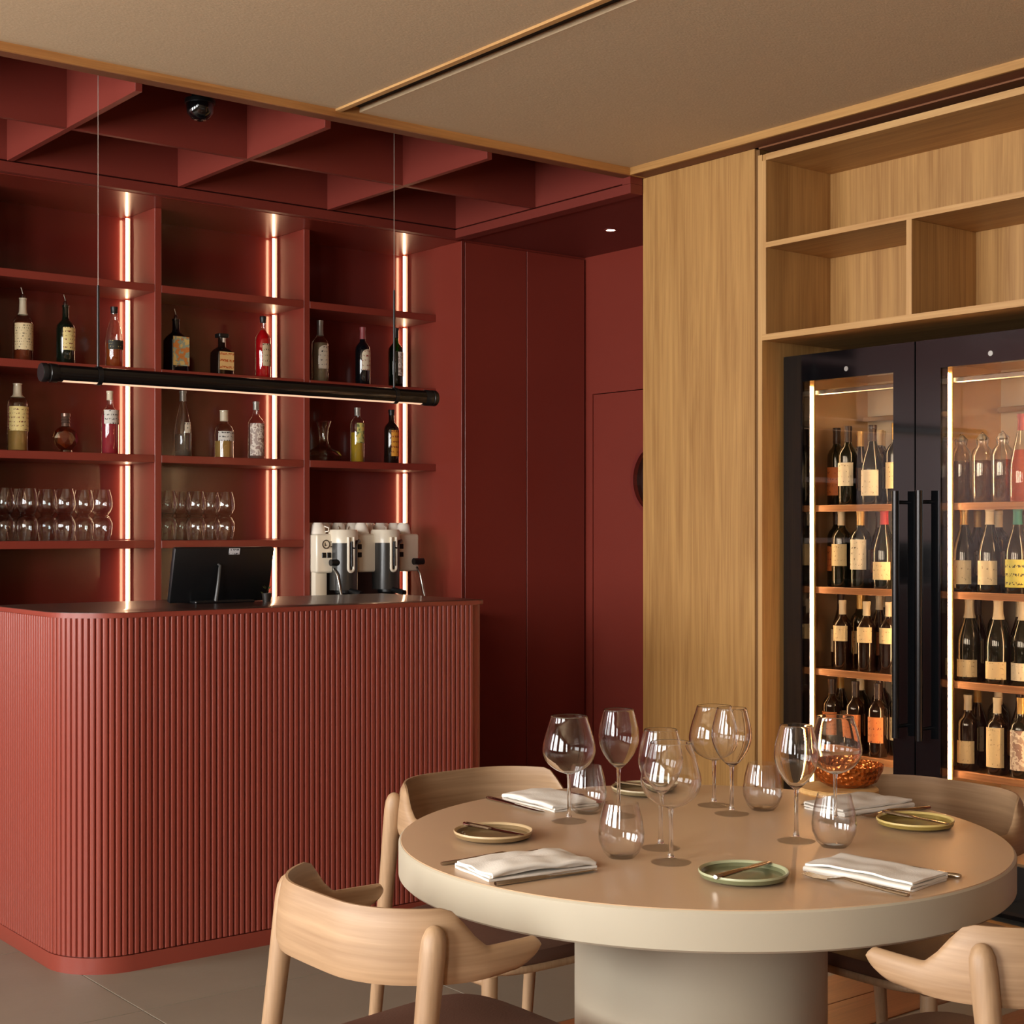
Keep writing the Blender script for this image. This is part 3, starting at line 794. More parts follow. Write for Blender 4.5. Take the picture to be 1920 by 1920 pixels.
# --- upper bottle shelf
bottle('spirit_bottle', 'clear whisky bottle with plain cream label and pale pourer', (onshelf(43), YB_, Z2), 'spirit', 0.040, 0.262, GLASS_BOTTLE, CAP_CREAM, 0.74, P_CREAM, (0.18, 0.60), 1.35, FB, L_WHISKY, 0.62, POUR)
bottle('spirit_bottle', 'dark green bottle with yellow label and silver pourer', (onshelf(123), YB_, Z2), 'spirit', 0.038, 0.250, DKGREEN, None, 0.9, P_YELLOW, (0.24, 0.62), 1.0, FB + 0.25, None, 0.5, POUR)
bottle('spirit_bottle', 'amber whisky bottle with slim black label beside the light strip', (onshelf(214), YB_, Z2), 'slope', 0.037, 0.262, GLASS_BOTTLE, CAP_BLACK, 0.90, P_BLACK, (0.30, 0.45), 1.2, FB, L_AMBER, 0.40)
bottle('spirit_bottle', 'big square black bottle with colourful picture label', (onshelf(330), YB_, Z2), 'spirit', 0.047, 0.236, NIGHT, None, 0.9, P_MULTI, (0.12, 0.66), 0.86, FB, None, 0.5, POUR, None, None, 5.0)
def disk_cap(t):
    link('stopper', box(-0.024, 0.024, -0.024, 0.024, 0.172, 0.190, 0.003), CAP_BLACK, t)
    link('neck_tag', lathe([(0.0145, 0.150), (0.0165, 0.150), (0.0165, 0.170), (0.0145, 0.170)], 18, 35, closed=True), PORC, t)
bottle('spirit_bottle', 'squat square dark bottle with orange emblem label and flat cap', (onshelf(416), YB_, Z2), 'gin', 0.044, 0.176, DKBROWN, None, 0.9, P_ORANGE, (0.14, 0.60), 0.84, FB, None, 0.5, None, None, disk_cap, 5.0)
bottle('spirit_bottle', 'bright red bitter bottle with cream label and black cap', (onshelf(493), YB_, Z2), 'bordeaux', 0.035, 0.285, GLASS_BOTTLE, CAP_BLACK, 0.90, P_RED, (0.20, 0.56), 0.95, FB + 0.3, L_RED, 0.78)
bottle('spirit_bottle', 'clear vermouth bottle with arched white label and grey capsule', (onshelf(600), YB_, Z2), 'spirit', 0.040, 0.292, GLASS_BOTTLE, CAP_GREY, 0.76, P_WHITE, (0.22, 0.52), 0.95, FB + 0.15, L_PALE, 0.64, None, None, arched(0.0395, 0.52 * 0.292, 0.60 * 0.292, FB + 0.15, P_WHITE, 0.95))
bottle('spirit_bottle', 'dark bottle with arched cream label and rose capsule', (onshelf(680), YB_, Z2), 'spirit', 0.036, 0.280, NIGHT, CAP_PINK, 0.80, P_WHITE2, (0.26, 0.54), 0.95, FB + 0.2, None, 0.5, None, None, arched(0.0362, 0.54 * 0.28, 0.62 * 0.28, FB + 0.2, P_WHITE2, 0.95))
bottle('spirit_bottle', 'green bottle with ornate grey label in front of the light strip', (onshelf(742), YB_, Z2), 'spirit', 0.036, 0.292, GREEN, CAP_BLACK, 0.84, P_FLORAL, (0.2, 0.6), 0.8, FB + 0.45, L_GREEN, 0.6)
# --- lower bottle shelf
bottle('spirit_bottle', 'clear bottle of pale gold liquor with cream label and white capsule', (onshelf(33), YB_, Z3), 'slim', 0.042, 0.278, GLASS_BOTTLE, CAP_CREAM, 0.80, P_YELLOW, (0.30, 0.66), 1.3, FB, L_GOLD, 0.32)
bottle('spirit_bottle', 'pink gin bottle with pale label beside the light strip', (onshelf(206), YB_, Z3), 'spirit', 0.036, 0.270, GLASS_BOTTLE, CAP_CREAM, 0.86, P_SILVER, (0.48, 0.70), 1.2, FB, L_PINK, 0.62)
bottle('spirit_bottle', 'clear tapering grappa bottle with tiny white label', (onshelf(343), YB_, Z3), 'flute', 0.039, 0.290, GLASS_BOTTLE, CAP_GREY, 0.85, P_WHITE, (0.36, 0.52), 0.35, FB, L_CLEAR, 0.34)
bottle('spirit_bottle', 'broad shouldered gin bottle with cream stopper and gold tint', (onshelf(420), YB_, Z3), 'gin', 0.043, 0.214, GLASS_BOTTLE, CAP_CREAM, 0.78, P_SILVER, (0.36, 0.56), 1.2, FB, L_GOLD, 0.36)
bottle('spirit_bottle', 'clear gin bottle covered in pale floral print', (onshelf(480), YB_, Z3), 'spirit', 0.037, 0.262, GLASS_BOTTLE, CAP_GREY, 0.86, P_FLORAL, (0.06, 0.62), 1.35, FB, L_CLEAR, 0.6)
bottle('spirit_bottle', 'slim bottle of yellow lemon liqueur', (onshelf(670), YB_, Z3), 'slim', 0.033, 0.262, GLASS_BOTTLE, CAP_GREY, 0.86, P_LEMON, (0.36, 0.72), 0.7, FB, L_YEL, 0.55)
bottle('spirit_bottle', 'dark brown bottle with amber label and black cap', (onshelf(734), YB_, Z3), 'bordeaux', 0.036, 0.262, DKBROWN, CAP_BLACK, 0.90, P_AMBER, (0.14, 0.62), 0.95, FB + 0.25, None, 0.5)
# crystal flask
fx = onshelf(123)
fl = thing('cognac_flask', 'round faceted crystal flask on the lower bottle shelf', 'bottle', (fx, YB_, Z3))
CRYS = thin_glass('crystal_cut', tint=(226, 200, 170), edge=0.8, base=0.16, power=2.2)
bm = bmesh.new(); bmesh.ops.create_icosphere(bm, subdivisions=2, radius=0.055)
for v in bm.verts: v.co = Vector((v.co.x, v.co.y * 0.55, v.co.z + 0.062)); 
link('glass_body', finish(bm), CRYS, fl)
bm = bmesh.new(); bmesh.ops.create_icosphere(bm, subdivisions=1, radius=0.040)
for v in bm.verts: v.co = Vector((v.co.x, v.co.y * 0.5, v.co.z + 0.060))
link('liquid', finish(bm), L_AMBER, fl)
link('foot_ring', lathe([(0, 0), (0.028, 0), (0.026, 0.012), (0, 0.012)], 20, 35), CRYS, fl)
link('neck', lathe([(0, 0.112), (0.018, 0.112), (0.016, 0.125), (0.019, 0.128), (0.016, 0.137), (0.019, 0.14), (0.016, 0.150), (0.019, 0.153), (0.019, 0.166), (0, 0.166)], 20, 30), pmat('pewter_neck', (120, 96, 84), rough=0.3, metal=0.6), fl)
# wine decanter
dc = thing('wine_decanter', 'clear wide based wine decanter on the lower bottle shelf', 'decanter', (onshelf(607), YB_, Z3))
link('glass_body', lathe([(0, 0.002), (0.050, 0.0), (0.076, 0.010), (0.086, 0.028), (0.078, 0.046), (0.046, 0.062), (0.026, 0.080), (0.020, 0.110), (0.024, 0.150), (0.036, 0.190), (0.0345, 0.190), (0.0225, 0.150), (0.0185, 0.110), (0.0245, 0.080), (0.045, 0.0605), (0.076, 0.0455), (0.0842, 0.028), (0.074, 0.011), (0.050, 0.002)], 36, 50), GLASS_BOTTLE, dc)

# --- stacked stemless tumblers on the glass shelf
TUMB = [(0, 0.0), (0.024, 0.0), (0.033, 0.010), (0.0415, 0.030), (0.0425, 0.045), (0.039, 0.072), (0.0315, 0.100), (0.0308, 0.100), (0.0380, 0.072), (0.0413, 0.045), (0.0402, 0.031), (0.032, 0.013), (0.022, 0.006), (0, 0.006)]
tum_me = lathe(TUMB, 28, 50); tum_me.materials.append(TUMB_G)
tum_tab_me = lathe(TUMB, 40, 50); tum_tab_me.materials.append(TUMB_G)
H_T = 0.100
SG = 1.08
for bi, front, back in ((0, [7, 51, 121, 190], [30, 88, 156]), (1, [313, 367, 421], [341, 395])):
    where = 'behind the till screen' if bi else 'above the curved bar corner'
    for yy, cols, row in ((6.075, front, 'front row'), (6.175, back, 'rear row')):
        for pxc in cols:
            xx = onshelf(pxc, yy)
            o = tag(link('stemless_glass', tum_me, None, None, (xx, yy, Z4 + H_T * SG), (PI, 0, 0)), 'clear glass upside down under another, %s, shelf %s' % (row, where), 'glass', 'upturned glasses, %s, %s' % (row, where)); o.scale = (SG, SG, SG)
            o = tag(link('stemless_glass', tum_me, None, None, (xx, yy, Z4 + H_T * SG)), 'clear glass stacked upright on an upturned one, %s, shelf %s' % (row, where), 'glass', 'upright stacked glasses, %s, %s' % (row, where)); o.scale = (SG, SG, SG)

# ------------------------------------------------------------------ oak display cabinet over the wine coolers
dcab = thing('display_cabinet', 'oak display cabinet with open shelves above the wine coolers', 'cabinet', (4.45, 2.5, 0))
do = dcab.location
YU0, YU1 = 3.902, 3.862                              # left upright
YE = 0.2                                             # far end past the picture
XBK = 4.641
link('upright', box(XW, XBK + 0.3, 3.882, YU0, 0, 2.775, 0.0015, org=do), OAK_V, dcab)
link('upright', box(XW, XBK, YU1, 3.8815, 2.0935, 2.775, 0.0015, org=do), OAK_V, dcab)
link('top_board', box(XW, XBK, YE, YU1, 2.751, 2.775, 0.0015, org=do), OAK_Y, dcab)
link('bottom_board', box(XW, XBK + 0.3, YE, 3.882, 2.070, 2.093, 0.0015, org=do), OAK_Y, dcab)
link('shelf', box(XW, XBK, YE, YU1, 2.420, 2.440, 0.0015, org=do), OAK_Y, dcab)
link('back_board', box(XBK, XBK + 0.02, YE, YU0, 2.093, 2.775, org=do), OAK_V, dcab)
link('divider', box(XW, XBK, 3.197, 3.219, 2.093, 2.420, 0.0015, org=do), OAK_V, dcab)
link('divider', box(XW, XBK, 2.532, 2.554, 2.093, 2.420, 0.0015, org=do), OAK_V, dcab)
link('divider', box(XW, XBK, 1.868, 1.890, 2.093, 2.420, 0.0015, org=do), OAK_V, dcab)
link('end_upright', box(XW, XBK + 0.3, YE - 0.02, YE, 0, 2.775, 0.0015, org=do), OAK_V, dcab)
link('plinth', box(XW + 0.02, XW + 0.06, YE, 3.882, 0.0, 0.06, 0.001, org=do), OAK_Y, dcab)
for nm, y0_, y1_, z0_, z1_ in (('u', 3.882, YU0, 0, 2.775), ('u', YU1, 3.882, 2.093, 2.751), ('h', YE, YU1, 2.751, 2.775), ('h', YE, 3.882, 2.070, 2.093), ('h', YE, YU1, 2.420, 2.440), ('u', 3.197, 3.219, 2.093, 2.420), ('u', 2.532, 2.554, 2.093, 2.420), ('u', 1.868, 1.890, 2.093, 2.420)):
    link('edge_band', box(XW - 0.002, XW + 0.0002, y0_, y1_, z0_, z1_, org=do), OAK_EDGE if nm == 'u' else OAK_EDGE_Y, dcab)
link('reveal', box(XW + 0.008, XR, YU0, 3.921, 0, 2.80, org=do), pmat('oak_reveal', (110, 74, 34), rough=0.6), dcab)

# ------------------------------------------------------------------ wine coolers
XC = 4.38
INNER = pmat('cooler_lining_copper', (206, 172, 132), rough=0.32, metal=0.2)
INNERB = pmat('cooler_back_steel', (226, 214, 194), rough=0.4, metal=0.1)
RACK = wood('cooler_shelf_front', (150, 92, 52), (196, 140, 92), 'y', rough=0.4)
def cooler(y1, y0, label, win):
    w1, w0 = win
    yc = (y0 + y1) / 2
    t = thing('wine_cooler', label, 'wine cooler', (XC + 0.3, yc, 0))
    o = t.location
    X1 = XC + 0.045                                   # behind the door
    XBK2 = XC + 0.46
    link('cabinet_shell', boxes([(X1, XBK2 + 0.03, y0 + 0.002, y0 + 0.03, 0.06, 2.01), (X1, XBK2 + 0.03, y1 - 0.03, y1 - 0.002, 0.06, 2.01), (X1, XBK2 + 0.03, y0 + 0.03, y1 - 0.03, 1.95, 2.01), (X1, XBK2 + 0.03, y0 + 0.03, y1 - 0.03, 0.06, 0.20)], org=o), BLACK, t)
    link('lining', boxes([(X1, XBK2, y1 - 0.036, y1 - 0.030, 0.20, 1.95), (X1, XBK2, y0 + 0.030, y0 + 0.036, 0.20, 1.95), (X1, XBK2, y0 + 0.036, y1 - 0.036, 1.94, 1.95), (X1, XBK2, y0 + 0.036, y1 - 0.036, 0.20, 0.21)], org=o), INNER, t)
    link('back_lining', box(XBK2, XBK2 + 0.03, y0 + 0.03, y1 - 0.03, 0.20, 1.95, org=o), INNERB, t)
    link('back_channel', box(XBK2 - 0.012, XBK2, yc - 0.10, yc - 0.085, 0.21, 1.94, org=o), DSTEEL, t)
    for k in range(4): link('bolt', lathe([(0, 0), (0.006, 0), (0.006, 0.004), (0, 0.004)], 10, 35), BLACK, t, (XBK2 - 0.001 - o.x, yc - o.y + (0.04 if k % 2 else -0.14), 1.62 + 0.12 * (k // 2)), (0, -PI / 2, 0))
    zt, zb = 1.914, 0.24
    dr = link('door', boxes([(XC, X1 - 0.003, w1, y1 - 0.001, 0.06, 2.015), (XC, X1 - 0.003, y0 + 0.001, w0, 0.06, 2.015), (XC, X1 - 0.003, w0, w1, zt, 2.015), (XC, X1 - 0.003, w0, w1, 0.06, zb)], org=o), BLACKGL, t)
    pn = link('pane', box(XC + 0.004, XC + 0.010, w0, w1, zb, zt, org=o), GLASS_DOOR, dr)
    link('light_strip', box(X1 + 0.004, X1 + 0.012, w1 + 0.008, w1 + 0.019, 0.24, 1.90, org=o), LED_COOL, t)['label'] = 'added unseen glowing strip brightening the cooler inside'
    link('light_strip', box(X1 + 0.006, X1 + 0.014, w0 - 0.030, w0 - 0.018, 0.24, 1.90, org=o), LED_COOL, t)['label'] = 'added unseen glowing strip brightening the cooler inside'  # second strip, hidden by the door frame, added to brighten the interior
    link('light_channel', box(X1 + 0.016, X1 + 0.026, w1 - 0.004, w1 + 0.030, 0.22, 1.93, org=o), pmat('brass_channel_reflection', (200, 160, 104), rough=0.3, metal=0.7), t)  # strip backing set wider to stand in for the strip's thin reflection
    link('top_rail', box(X1 + 0.02, X1 + 0.06, y0 + 0.036, y1 - 0.036, 1.865, 1.885, 0.003, org=o), STEEL, t)
    link('fan_cover', box(XBK2 - 0.06, XBK2 - 0.02, y0 + 0.06, y1 - 0.06, 1.78, 1.80, 0.002, org=o), STEEL, t)
    for z in (1.444, 1.134, 0.823, 0.512):
        link('shelf', box(X1 + 0.045, XBK2 - 0.02, y0 + 0.038, y1 - 0.038, z - 0.018, z, 0.001, org=o), pmat('smoked_shelf', (150, 110, 76), rough=0.25), t)
        link('shelf_front', box(X1 + 0.028, X1 + 0.045, y0 + 0.038, y1 - 0.05, z - 0.022, z + 0.003, 0.002, org=o), RACK, t)
    link('emblem', lathe([(0, 0), (0.009, 0), (0.009, 0.0015), (0, 0.0015)], 20, 35), pmat('emblem_silver', (180, 178, 172), rough=0.3, metal=0.6), dr, (XC - o.x, yc - 0.0 - o.y, 1.945), (0, -PI / 2, 0))
    return t, dr
c1, d1 = cooler(3.874, 3.268, 'black wine cooler with glowing shelves next to the plain oak panel', (3.779, 3.360))
c2, d2 = cooler(3.264, 2.658, 'black wine cooler with glowing shelves and swing-top carafes, away from the oak panel', (3.160, 2.750))
for t, dr, yy in ((c1, d1, 3.268 + 0.048), (c2, d2, 3.264 - 0.048)):
    o = t.location
    h = link('handle', tube([(XC - 0.045 - o.x, yy - o.y, 0.62), (XC - 0.045 - o.x, yy - o.y, 1.49)], 0.013, 16), pmat('handle_gunmetal', (44, 42, 42), rough=0.25, metal=0.8), dr)
    for z in (0.66, 1.45):
        link('handle_post', tube([(XC - 0.045 - o.x, yy - o.y, z), (XC - o.x, yy - o.y, z)], 0.007, 10), pmat('handle_gunmetal', (70, 66, 64)), dr)
# a dark filler cooler further along keeps the alcove closed
c3, d3 = cooler(2.654, 2.048, 'black wine cooler with glowing shelves, third along from the oak panel', (2.550, 2.140))

# --- wine bottles
FX = PI + 0.25                                       # labels face the room
ORD = {1.444: 'top', 1.134: 'second', 0.823: 'third', 0.512: 'lowest'}
P_WLAB = paper('wine_label_white', (236, 226, 200), (90, 80, 60), 48, 0.36)
P_WLAB2 = paper('wine_label_cream', (228, 206, 160), (120, 96, 60), 60, 0.36)
P_WORANGE = paper('wine_label_orange', (214, 128, 72), (120, 50, 30), 40, 0.42)
P_WYEL = paper('wine_label_lime', (206, 204, 96), (60, 66, 30), 34, 0.46)
P_WSTRIPE = paper('wine_label_stripe', (232, 218, 180), (100, 84, 40), 26, 0.34)
def wine(px, z, xx, shape, H, R, cap, lab, lz, label, glass=DKGREEN, lw=0.95, group=None, cap0=0.80, yoff=0.0, **kw):
    return bottle('wine_bottle', label, (xx, px_on_x(px, xx) + yoff, z + 0.0), shape, R, H, glass, cap, cap0, lab, lz, lw, FX, None, 0.5, None, group, None, None)
XF, XF2 = XC + 0.135, XC + 0.235
A = 'of cooler beside oak panel'; B = 'of carafe cooler'
wine(1590, 1.444, XF, 'bordeaux', 0.300, 0.037, CAP_DARK, P_WLAB, (0.25, 0.54), 'straight wine bottle with white label, top shelf ' + A)
wine(1636, 1.444, XF, 'burgundy', 0.298, 0.041, CAP_DARK, P_WLAB, (0.12, 0.44), 'sloping wine bottle with tall white label, top shelf ' + A)
wine(1680, 1.444, XF, 'bordeaux', 0.300, 0.037, CAP_GOLD, P_WLAB2, (0.2, 0.52), 'wine bottle with straw label and gold capsule, top shelf ' + A)
wine(1569, 1.444, XF2, 'bordeaux', 0.305, 0.037, CAP_DARK, P_WORANGE, (0.14, 0.50), 'wine bottle with orange label, top shelf ' + A)
wine(1578, 1.134, XF, 'bordeaux', 0.295, 0.037, CAP_CREAM, P_WLAB2, (0.28, 0.56), 'wine bottle with small cream label, second shelf ' + A)
wine(1614, 1.134, XF - 0.01, 'bordeaux', 0.295, 0.038, CAP_GOLD, P_WLAB, (0.24, 0.62), 'wine bottle with large plain white label, second shelf ' + A)
wine(1658, 1.134, XF - 0.01, 'burgundy', 0.298, 0.041, CAP_RED, P_WLAB2, (0.12, 0.34), 'wine bottle with red capsule, second shelf ' + A)
wine(1569, 1.134, XF2, 'bordeaux', 0.300, 0.037, CAP_DARK, P_WORANGE, (0.2, 0.52), 'wine bottle with orange label, second shelf ' + A)
wine(1580, 0.823, XF, 'bordeaux', 0.262, 0.035, CAP_CREAM, P_WLAB2, (0.42, 0.64), 'rounded bottle with small square label nearest light strip, third shelf ' + A, glass=DKBROWN)
wine(1625, 0.823, XF, 'bordeaux', 0.262, 0.035, CAP_CREAM, P_WLAB2, (0.42, 0.64), 'rounded bottle with small square label mid-row, third shelf ' + A, glass=DKBROWN)
wine(1667, 0.823, XF + 0.02, 'bordeaux', 0.262, 0.035, CAP_CREAM, P_WLAB2, (0.42, 0.64), 'rounded bottle with small square label at door edge, third shelf ' + A, glass=DKBROWN)
for k, p in enumerate((1560, 1604, 1646)):
    wine(p, 0.512, XF, 'bordeaux', 0.27, 0.036, CAP_DARK, P_WORANGE, (0.2, 0.55), 'dark wine bottle with faded copper label, lowest shelf ' + A, glass=DKBROWN, group='lowest shelf bottles ' + A)
for z in (1.444, 1.134, 0.823, 0.512):
    for k in range(5):
        yy = 3.81 - 0.105 * k
        bottle('wine_bottle', 'dark wine bottle in the back row, %s shelf %s' % (ORD[z], A), (XF2 + 0.105, yy - 0.03, z), 'bordeaux' if k % 2 else 'burgundy', 0.037, 0.29, DKBROWN if k % 2 else DKGREEN, [CAP_DARK, CAP_CREAM, CAP_GOLD][k % 3], 0.80, [P_WLAB2, P_WLAB, P_WORANGE][(k + int(z * 10)) % 3], (0.2, 0.5), 0.95, FX, None, 0.5, None, 'back row, %s shelf %s' % (ORD[z], A))
def middle_row(ys, z, where, skip=()):
    for k, yy in enumerate(ys):
        if k in skip: continue
        bottle('wine_bottle', 'dark wine bottle in the middle row, %s shelf %s' % (ORD[z], where), (XF2 - 0.005, yy, z), 'burgundy' if (k + int(z * 7)) % 2 else 'bordeaux', 0.037, 0.285, DKGREEN if k % 2 else DKBROWN, [CAP_CREAM, CAP_DARK, CAP_GOLD][(k + int(z * 5)) % 3], 0.80, [P_WLAB2, P_WORANGE, P_WLAB][(k + int(z * 10)) % 3], (0.2, 0.5), 0.95, FX, None, 0.5, None, 'middle row, %s shelf %s' % (ORD[z], where))
for z in (1.444, 1.134, 0.823, 0.512): middle_row([3.785, 3.69, 3.60, 3.51, 3.42, 3.345], z, A, (0,) if z > 1 else ())
for z in (1.134, 0.823, 0.512): middle_row([3.17, 3.085, 3.0, 2.91, 2.82, 2.735], z, B)
# second cooler
def swing(px, xx, label):
    z = 1.444; yy = px_on_x(px, xx)
    t = thing('swing_top_carafe', label, 'carafe', (xx, yy, z), 0, 'swing-top carafes on the top cooler shelf')
    link('glass_body', lathe([(0, 0.003), (0.034, 0.0), (0.038, 0.006), (0.038, 0.165), (0.033, 0.185), (0.020, 0.200), (0.017, 0.212), (0.019, 0.222), (0.0175, 0.222), (0.0155, 0.212), (0.0185, 0.199), (0.031, 0.184), (0.036, 0.165), (0.036, 0.008), (0.032, 0.004)], 26, 45), GLASS_BOTTLE, t)
    link('water', lathe([(0, 0.005), (0.0345, 0.006), (0.0345, 0.150), (0, 0.150)], 22, 35), liquid('carafe_water', (190, 160, 130), 0.12), t)
    link('stopper', lathe([(0, 0.220), (0.015, 0.220), (0.018, 0.228), (0.012, 0.240), (0, 0.242)], 18, 50), CAP_GREY, t)
    link('wire_clip', tube([(0, -0.021, 0.205), (0, -0.026, 0.225), (0, 0.0, 0.248), (0, 0.026, 0.225), (0, 0.021, 0.205)], 0.0016, 6), STEEL, t)
for p in (1802, 1842, 1880): swing(p, XF, 'clear swing-top carafe with pale label, top shelf ' + B)
bottle('wine_bottle', 'clear tapering rose bottle, top shelf ' + B, (XF - 0.01, px_on_x(1917, XF - 0.01), 1.444), 'flute', 0.043, 0.30, GLASS_BOTTLE, CAP_PINK, 0.82, None, (0.2, 0.4), 0.9, FX, liquid('rose_wine', (226, 130, 96), 0.4), 0.6)
wine(1808, 1.134, XF, 'burgundy', 0.296, 0.041, CAP_GOLD, P_WSTRIPE, (0.1, 0.38), 'gold-capped wine bottle with striped pale label, second shelf ' + B)
wine(1856, 1.134, XF, 'burgundy', 0.296, 0.041, CAP_CREAM, P_WSTRIPE, (0.1, 0.38), 'cream-capped wine bottle with striped pale label, second shelf ' + B)
wine(1908, 1.134, XF, 'burgundy', 0.296, 0.041, CAP_TEAL, P_WYEL, (0.08, 0.40), 'wine bottle with teal capsule and lime label, second shelf ' + B)
wine(1818, 0.823, XF, 'burgundy', 0.300, 0.043, CAP_CREAM, P_WLAB2, (0.06, 0.26), 'white-capped wine bottle with cream label nearest light strip, third shelf ' + B, cap0=0.74)
wine(1872, 0.823, XF, 'burgundy', 0.300, 0.043, CAP_CREAM, P_WLAB2, (0.06, 0.26), 'white-capped wine bottle with cream label mid-row, third shelf ' + B, cap0=0.74)
wine(1920, 0.823, XF + 0.02, 'burgundy', 0.300, 0.043, CAP_CREAM, P_WLAB, (0.06, 0.26), 'wine bottle with white capsule and white label, third shelf ' + B, cap0=0.74)
wine(1815, 0.512, XF, 'spirit', 0.262, 0.037, CAP_CREAM, P_WLAB2, (0.1, 0.4), 'pale capped bottle near the light strip, lowest shelf ' + B, glass=DKBROWN)
wine(1870, 0.512, XF, 'spirit', 0.262, 0.037, CAP_CREAM, P_WLAB2, (0.1, 0.62), 'bottle with tall straw label, lowest shelf ' + B, glass=DKBROWN)
wine(1915, 0.512, XF, 'spirit', 0.270, 0.037, CAP_GOLD, P_FLORAL, (0.1, 0.6), 'bottle with speckled label, lowest shelf ' + B, glass=DKGREEN)
for z in (1.444, 1.134, 0.823, 0.512):
    for k in range(5):
        yy = 3.19 - 0.105 * k
        if z == 1.444 and k < 3: continue
        bottle('wine_bottle', 'dark wine bottle in the back row, %s shelf %s' % (ORD[z], B), (XF2 + 0.105, yy - 0.03, z), 'burgundy' if k % 2 else 'bordeaux', 0.037, 0.29, DKBROWN if k % 2 else DKGREEN, [CAP_GOLD, CAP_CREAM, CAP_DARK][k % 3], 0.80, [P_WLAB, P_WLAB2, P_WORANGE][(k + int(z * 10)) % 3], (0.2, 0.5), 0.95, FX, None, 0.5, None, 'back row, %s shelf %s' % (ORD[z], B))

# ------------------------------------------------------------------ dining table
TX, TY, TZ, TR = 2.125, 2.096, 0.75, 0.593
tab = thing('dining_table', 'round putty coloured dining table with thick edge and drum pedestal', 'table', (TX, TY, 0))
link('table_edge', lathe([(0, 0.681), (TR - 0.004, 0.681), (TR, 0.685), (TR, 0.7455), (TR - 0.003, 0.7485), (TR - 0.010, 0.7485), (0, 0.7485)], 128, 30), TABLE_EDGE, tab)
link('table_top', lathe([(0, 0.748), (TR - 0.0035, 0.748), (TR - 0.0050, 0.75), (0, 0.75)], 128, 30), TABLE_TOP, tab)
link('pedestal', lathe([(0, 0), (0.247, 0), (0.247, 0.681), (0, 0.681)], 96, 30), TABLE_EDGE, tab)

# ------------------------------------------------------------------ chairs
def chair_shell():
    R, hy, xb, xa = 0.17, 0.234, -0.256, 0.022
    half = []
    cxr, cyr = xb + R, hy - R
    for k in range(7): half.append((xb - 0.0 + 0.012 * (k / 6) ** 2 * 0, cyr * k / 6))
    for k in range(1, 15):
        a = (PI / 2) * k / 14
        half.append((cxr - R * math.cos(a), cyr + R * math.sin(a)))
    for k in range(1, 31):
        f = 1 - (1 - k / 30) ** 1.6
        half.append((cxr + (xa - cxr) * f, hy - 0.006 * f ** 2))
    # slight bow of the back
    half = [(x + 0.008 * (min(1, y / 0.2)) ** 2, y) for x, y in half]
    pts = [(x, -y) for x, y in half[::-1]] + half[1:]
    P = [Vector((x, y, 0)) for x, y in pts]
    s = [0.0]
    for a, b in zip(P, P[1:]): s.append(s[-1] + (b - a).length)
    mid = s[-1] / 2
    bm = bmesh.new(); rows = []
    n = len(P); m = 8; th = 0.013
    for i in range(n):
        d = (P[min(i + 1, n - 1)] - P[max(i - 1, 0)]).normalized()
        nrm = Vector((d.y, -d.x, 0))
        q = abs(s[i] - mid); e = mid - q              # distance from the tip
        ss = lambda a, b, v: (lambda t: t * t * (3 - 2 * t))(max(0, min(1, (v - a) / (b - a))))
        top = 0.765 - 0.066 * ss(0.262, 0.345, q)
        bot = 0.650 + 0.014 * ss(0.30, 0.55, q)
        if e < 0.055:                                  # rounded tip, lower edge sweeping up
            k = math.sqrt(max(0.0, 1 - (1 - e / 0.055) ** 2)); c_ = top - 0.013
            bot = c_ - (c_ - bot) * k - 0.0006
        if e < 0.011:
            k = math.sqrt(max(0.0, 1 - (1 - e / 0.011) ** 2)); c_ = top - 0.013
            top = c_ + (top - c_) * k + 0.0004
        col_ = []
        for o_ in (1, -1):
            for j in (range(m + 1) if o_ == 1 else range(m, -1, -1)):
                z = bot + (top - bot) * j / m
                lean = 0.10 * (z - 0.65) * (1 - 0.5 * ss(0.3, 0.5, q))
                bulge = 0.004 * math.sin(PI * j / m)
                ed = 0.35 if j in (0, m) else 1.0
                p = P[i] + nrm * (lean + o_ * th / 2 * ed - bulge)
                col_.append(bm.verts.new((p.x, p.y, z)))
        rows.append(col_)
    L_ = len(rows[0])
    for a, b in zip(rows, rows[1:]):
        for k in range(L_): bm.faces.new((a[k], a[(k + 1) % L_], b[(k + 1) % L_], b[k]))
    bm.faces.new(rows[0][::-1]); bm.faces.new(rows[-1])
    return finish(bm, 'shell', 50)
def wood_shell_mat():
    m = CHAIR_OAK.copy(); m.name = 'chair_shell_ply'
    for nd in m.node_tree.nodes:
        if nd.type == 'MAPPING':
            v = nd.inputs['Scale'].default_value
            hi = max(v[:]); lo = min(v[:])
            nd.inputs['Scale'].default_value = (lo * 2, lo * 2, hi * 1.2)
    return m
SHELL_M = wood_shell_mat()
